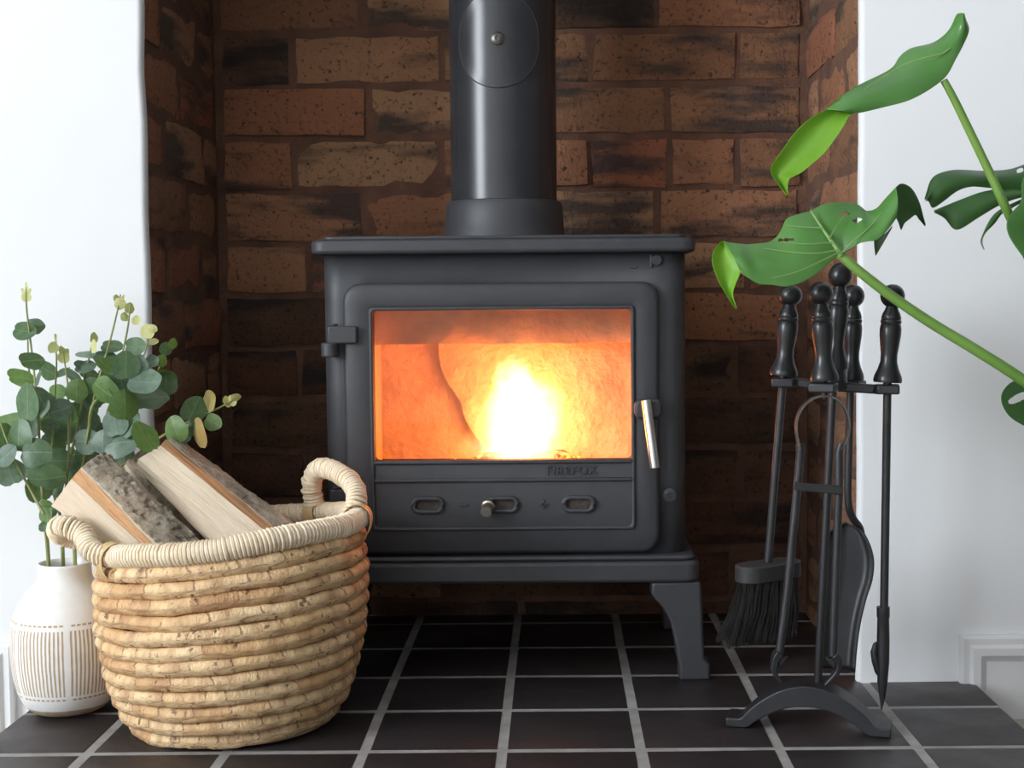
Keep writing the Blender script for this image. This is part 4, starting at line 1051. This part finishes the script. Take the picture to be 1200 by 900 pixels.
l2 = blade(lf(up2, lo2, MY, 26, .010, 5), 'monstera_top', mon, 'leaf', h1)
rt2 = [(950, 247, .035), (957, 243, .036), (966, 239, .037), (978, 237, .037), (990, 237, .036), (1002, 238, .034), (1009, 242, .03), (1016, 247, .027), (1027, 244, .022), (1037, 233, .018), (1050, 219, .012)]
rb2 = [(985, 299, .0), (986, 299, .0), (987, 298, .0), (989, 297, .0), (993, 294, -.002), (1000, 290, -.004), (1008, 285, -.006), (1017, 283, -.008), (1028, 281, -.008), (1040, 270, -.006), (1051, 255, -.002)]
ha, hb = hole(991, 250, 7.5, 1.4, 5), hole(1005, 258, 6, 2.2, 14)
blade(lf(rt2, rb2, MY, 26, .008, 5), 'monstera_top', l2, 'leaf_half', lambda p: ha(p) and hb(p))
# rolled right flap with three points, its dull underside showing
blade(lf([(1049, 220, .013), (1055, 215, .018), (1062, 216, .022), (1069, 221, .026), (1075, 231, .03), (1079, 241, .032), (1082, 253, .034), (1085, 264, .036)],
         [(1050, 255, .0), (1053, 262, .01), (1056, 270, .015), (1060, 262, .02), (1066, 257, .025), (1073, 252, .03), (1077, 257, .033), (1085, 265, .036)], MY, 8, -.006), 'monstera_dark', l2, 'leaf_flap')
blade(lf([(1024, 281, .004), (1032, 277, .006), (1040, 271, .008), (1046, 264, .01)], [(1026, 300, .02), (1027, 299, .02), (1034, 287, .02), (1046, 266, .012)], MY, 5, -.002), 'monstera_dark', l2, 'leaf_flap')
blade(lf([(847, 282, -.002), (841, 287, -.006), (836, 295, -.01), (834, 304, -.014), (836, 315, -.018), (843, 332, -.022), (852, 347, -.025), (863, 363, -.03)],
         [(848, 283, -.002), (853, 290, -.006), (859, 299, -.01), (864, 309, -.014), (868, 319, -.018), (863, 331, -.022), (859, 345, -.025), (864, 362, -.03)], MY, 8, -.008), 'monstera_under', l2, 'leaf_underside')
MB().tube(spline(P3([(986, 300, -.006), (978, 288, -.003), (968, 274, .008), (958, 259, .02), (950, 247, .03)], MY - .006), 6), [.0024 - .0016 * i / 25 for i in range(25)], 6).build('midrib', 'monstera_vein', l2)
for V_ in ([(981, 293, -.009), (955, 297, -.014), (925, 295, -.008), (895, 291, .0)], [(975, 284, -.005), (945, 286, -.007), (915, 283, .0)], [(983, 296, -.009), (960, 307, -.018), (935, 318, -.024), (905, 326, -.024)], [(963, 267, .007), (940, 266, .012), (922, 264, .018)],
           [(986, 297, -.006), (998, 284, -.003), (1015, 270, .002), (1034, 248, .008)], [(972, 280, -.001), (981, 264, .009), (990, 252, .018)]):
    S = spline(P3(V_, MY - .006), 5); MB().tube(S, [.0009 - .0006 * i / len(S) for i in range(len(S))], 5).build('vein', 'monstera_vein', l2)
# leaf three: dark, behind the tall stalk, split lobes
Y3 = MY + .07
l3 = blade(lf([(1083, 234, -.01), (1086, 224, -.005), (1090, 212, 0), (1098, 204, 0), (1116, 199, .005), (1135, 199, .01), (1153, 200, .015), (1184, 198, .02), (1212, 189, .03), (1245, 190, .04)],
              [(1083, 236, -.012), (1088, 236, -.01), (1093, 244, -.01), (1106, 236, -.01), (1122, 224, -.01), (1138, 219, -.01), (1155, 220, -.005), (1178, 222, 0), (1210, 224, .0), (1245, 226, .0)], Y3, 10, .010), 'monstera_dark', mon, 'leaf', hole(1194, 200, 4.5, 2, 12))
blade(lf([(1093, 247, -.01), (1110, 240, -.01), (1130, 232, -.01), (1153, 224, -.005), (1178, 221, 0), (1210, 223, 0), (1245, 226, 0)],
         [(1094, 249, -.01), (1107, 256, -.01), (1121, 270, -.015), (1147, 255, -.015), (1177, 238, -.01), (1210, 229, -.005), (1245, 228, 0)], Y3, 8, .006), 'monstera_dark', l3, 'leaf_lobe')
blade(lf([(1200, 232, 0), (1180, 241, -.005), (1168, 248, -.01), (1160, 257, -.012), (1153, 271, -.014), (1149, 283, -.016), (1153, 293, -.018)],
         [(1200, 236, 0), (1186, 244, -.005), (1174, 251, -.01), (1166, 262, -.012), (1155, 273, -.014), (1151, 283, -.016), (1153.4, 293, -.018)], Y3, 4, .002), 'monstera_dark', l3, 'leaf_lobe')
blade(lf([(1245, 190, .04), (1275, 196, .05), (1290, 215, .05), (1296, 227, .05)], [(1245, 228, 0), (1265, 255, .01), (1285, 250, .03), (1297, 228, .05)], Y3, 8, .008), 'monstera_dark', l3, 'leaf_lobe')
# leaf four: pale glossy edge cut by the frame
blade(lf([(1222, 190, .03), (1205, 200, .01), (1197, 214, 0), (1196, 236, 0), (1186, 248, -.005), (1179, 262, -.01), (1183, 279, -.01), (1200, 303, -.01), (1215, 318, -.005), (1232, 325, 0)],
         [(1232, 190, .03), (1250, 198, .03), (1262, 214, .035), (1268, 236, .04), (1272, 250, .04), (1274, 266, .04), (1270, 282, .04), (1260, 300, .03), (1250, 314, .02), (1236, 325, 0)], MY - .005, 10, .012), 'monstera_top', mon, 'leaf')
# leaf five: lower right, with a slot
blade(lf([(1215, 436, .02), (1200, 443, .01), (1185, 448, 0), (1176, 457, -.005), (1173, 467, -.008), (1176, 478, -.01), (1184, 489, -.01), (1198, 498, -.01), (1215, 505, -.01)],
         [(1262, 448, .03), (1260, 453, .03), (1258, 458, .03), (1256, 463, .03), (1256, 468, .03), (1256, 474, .03), (1256, 480, .03), (1258, 486, .03), (1262, 492, .03)], MY + .03, 44, .008, 14), 'monstera_dark', mon, 'leaf', hole(1194, 466, 14, 4.4, 26))
# stalks
def stalk(l, r0, r1, Y=MY):
    S = spline(P3(l, Y), 8); k = len(S); MB().tube(S, [r0 + (r1 - r0) * i / (k - 1) for i in range(k)], 12).build('petiole', 'petiole', mon)
stalk([(1106, 94, -.012), (1118, 116, -.01), (1136, 153, -.005), (1160, 203, .0), (1176, 238, .0), (1192, 272, .015), (1225, 345, .02), (1285, 470, .0), (1330, 560, .0)], .0040, .0062)
stalk([(984, 298, -.004), (994, 307, -.008), (1012, 322, -.01), (1046, 348, -.01), (1092, 379, -.01), (1140, 408, -.01), (1195, 443, -.01), (1260, 490, -.005), (1330, 560, .0)], .0052, .0068)
stalk([(1296, 228, .12), (1310, 330, .08), (1325, 460, .03), (1330, 560, .0)], .0045, .006)
stalk([(1234, 325, 0), (1270, 400, 0), (1310, 500, 0), (1332, 570, 0)], .0045, .006)
stalk([(1262, 470, .06), (1295, 520, .03), (1330, 600, .0)], .004, .006)
S = spline([at(1330, 552, MY), at(1334, 640, MY), Vector((.69, MY, .16)), Vector((.70, MY, .09))], 8)
MB().tube(S, .011, 12).build('main_stem', 'petiole', mon)
MB().lathe([(.075, FZ), (.080, FZ + .004), (.098, FZ + .15), (.104, FZ + .152), (.104, FZ + .17), (.096, FZ + .17), (.094, FZ + .15)], 40, Matrix.Translation((.70, 1.56, 0)), True, False).build('pot', 'terracotta', mon)
MB().lathe([(.0945, FZ + .148), (.05, FZ + .152)], 30, Matrix.Translation((.70, 1.56, 0)), True, True).build('soil', 'soil', mon)
adopt(mon)
bpy.context.view_layer.update()
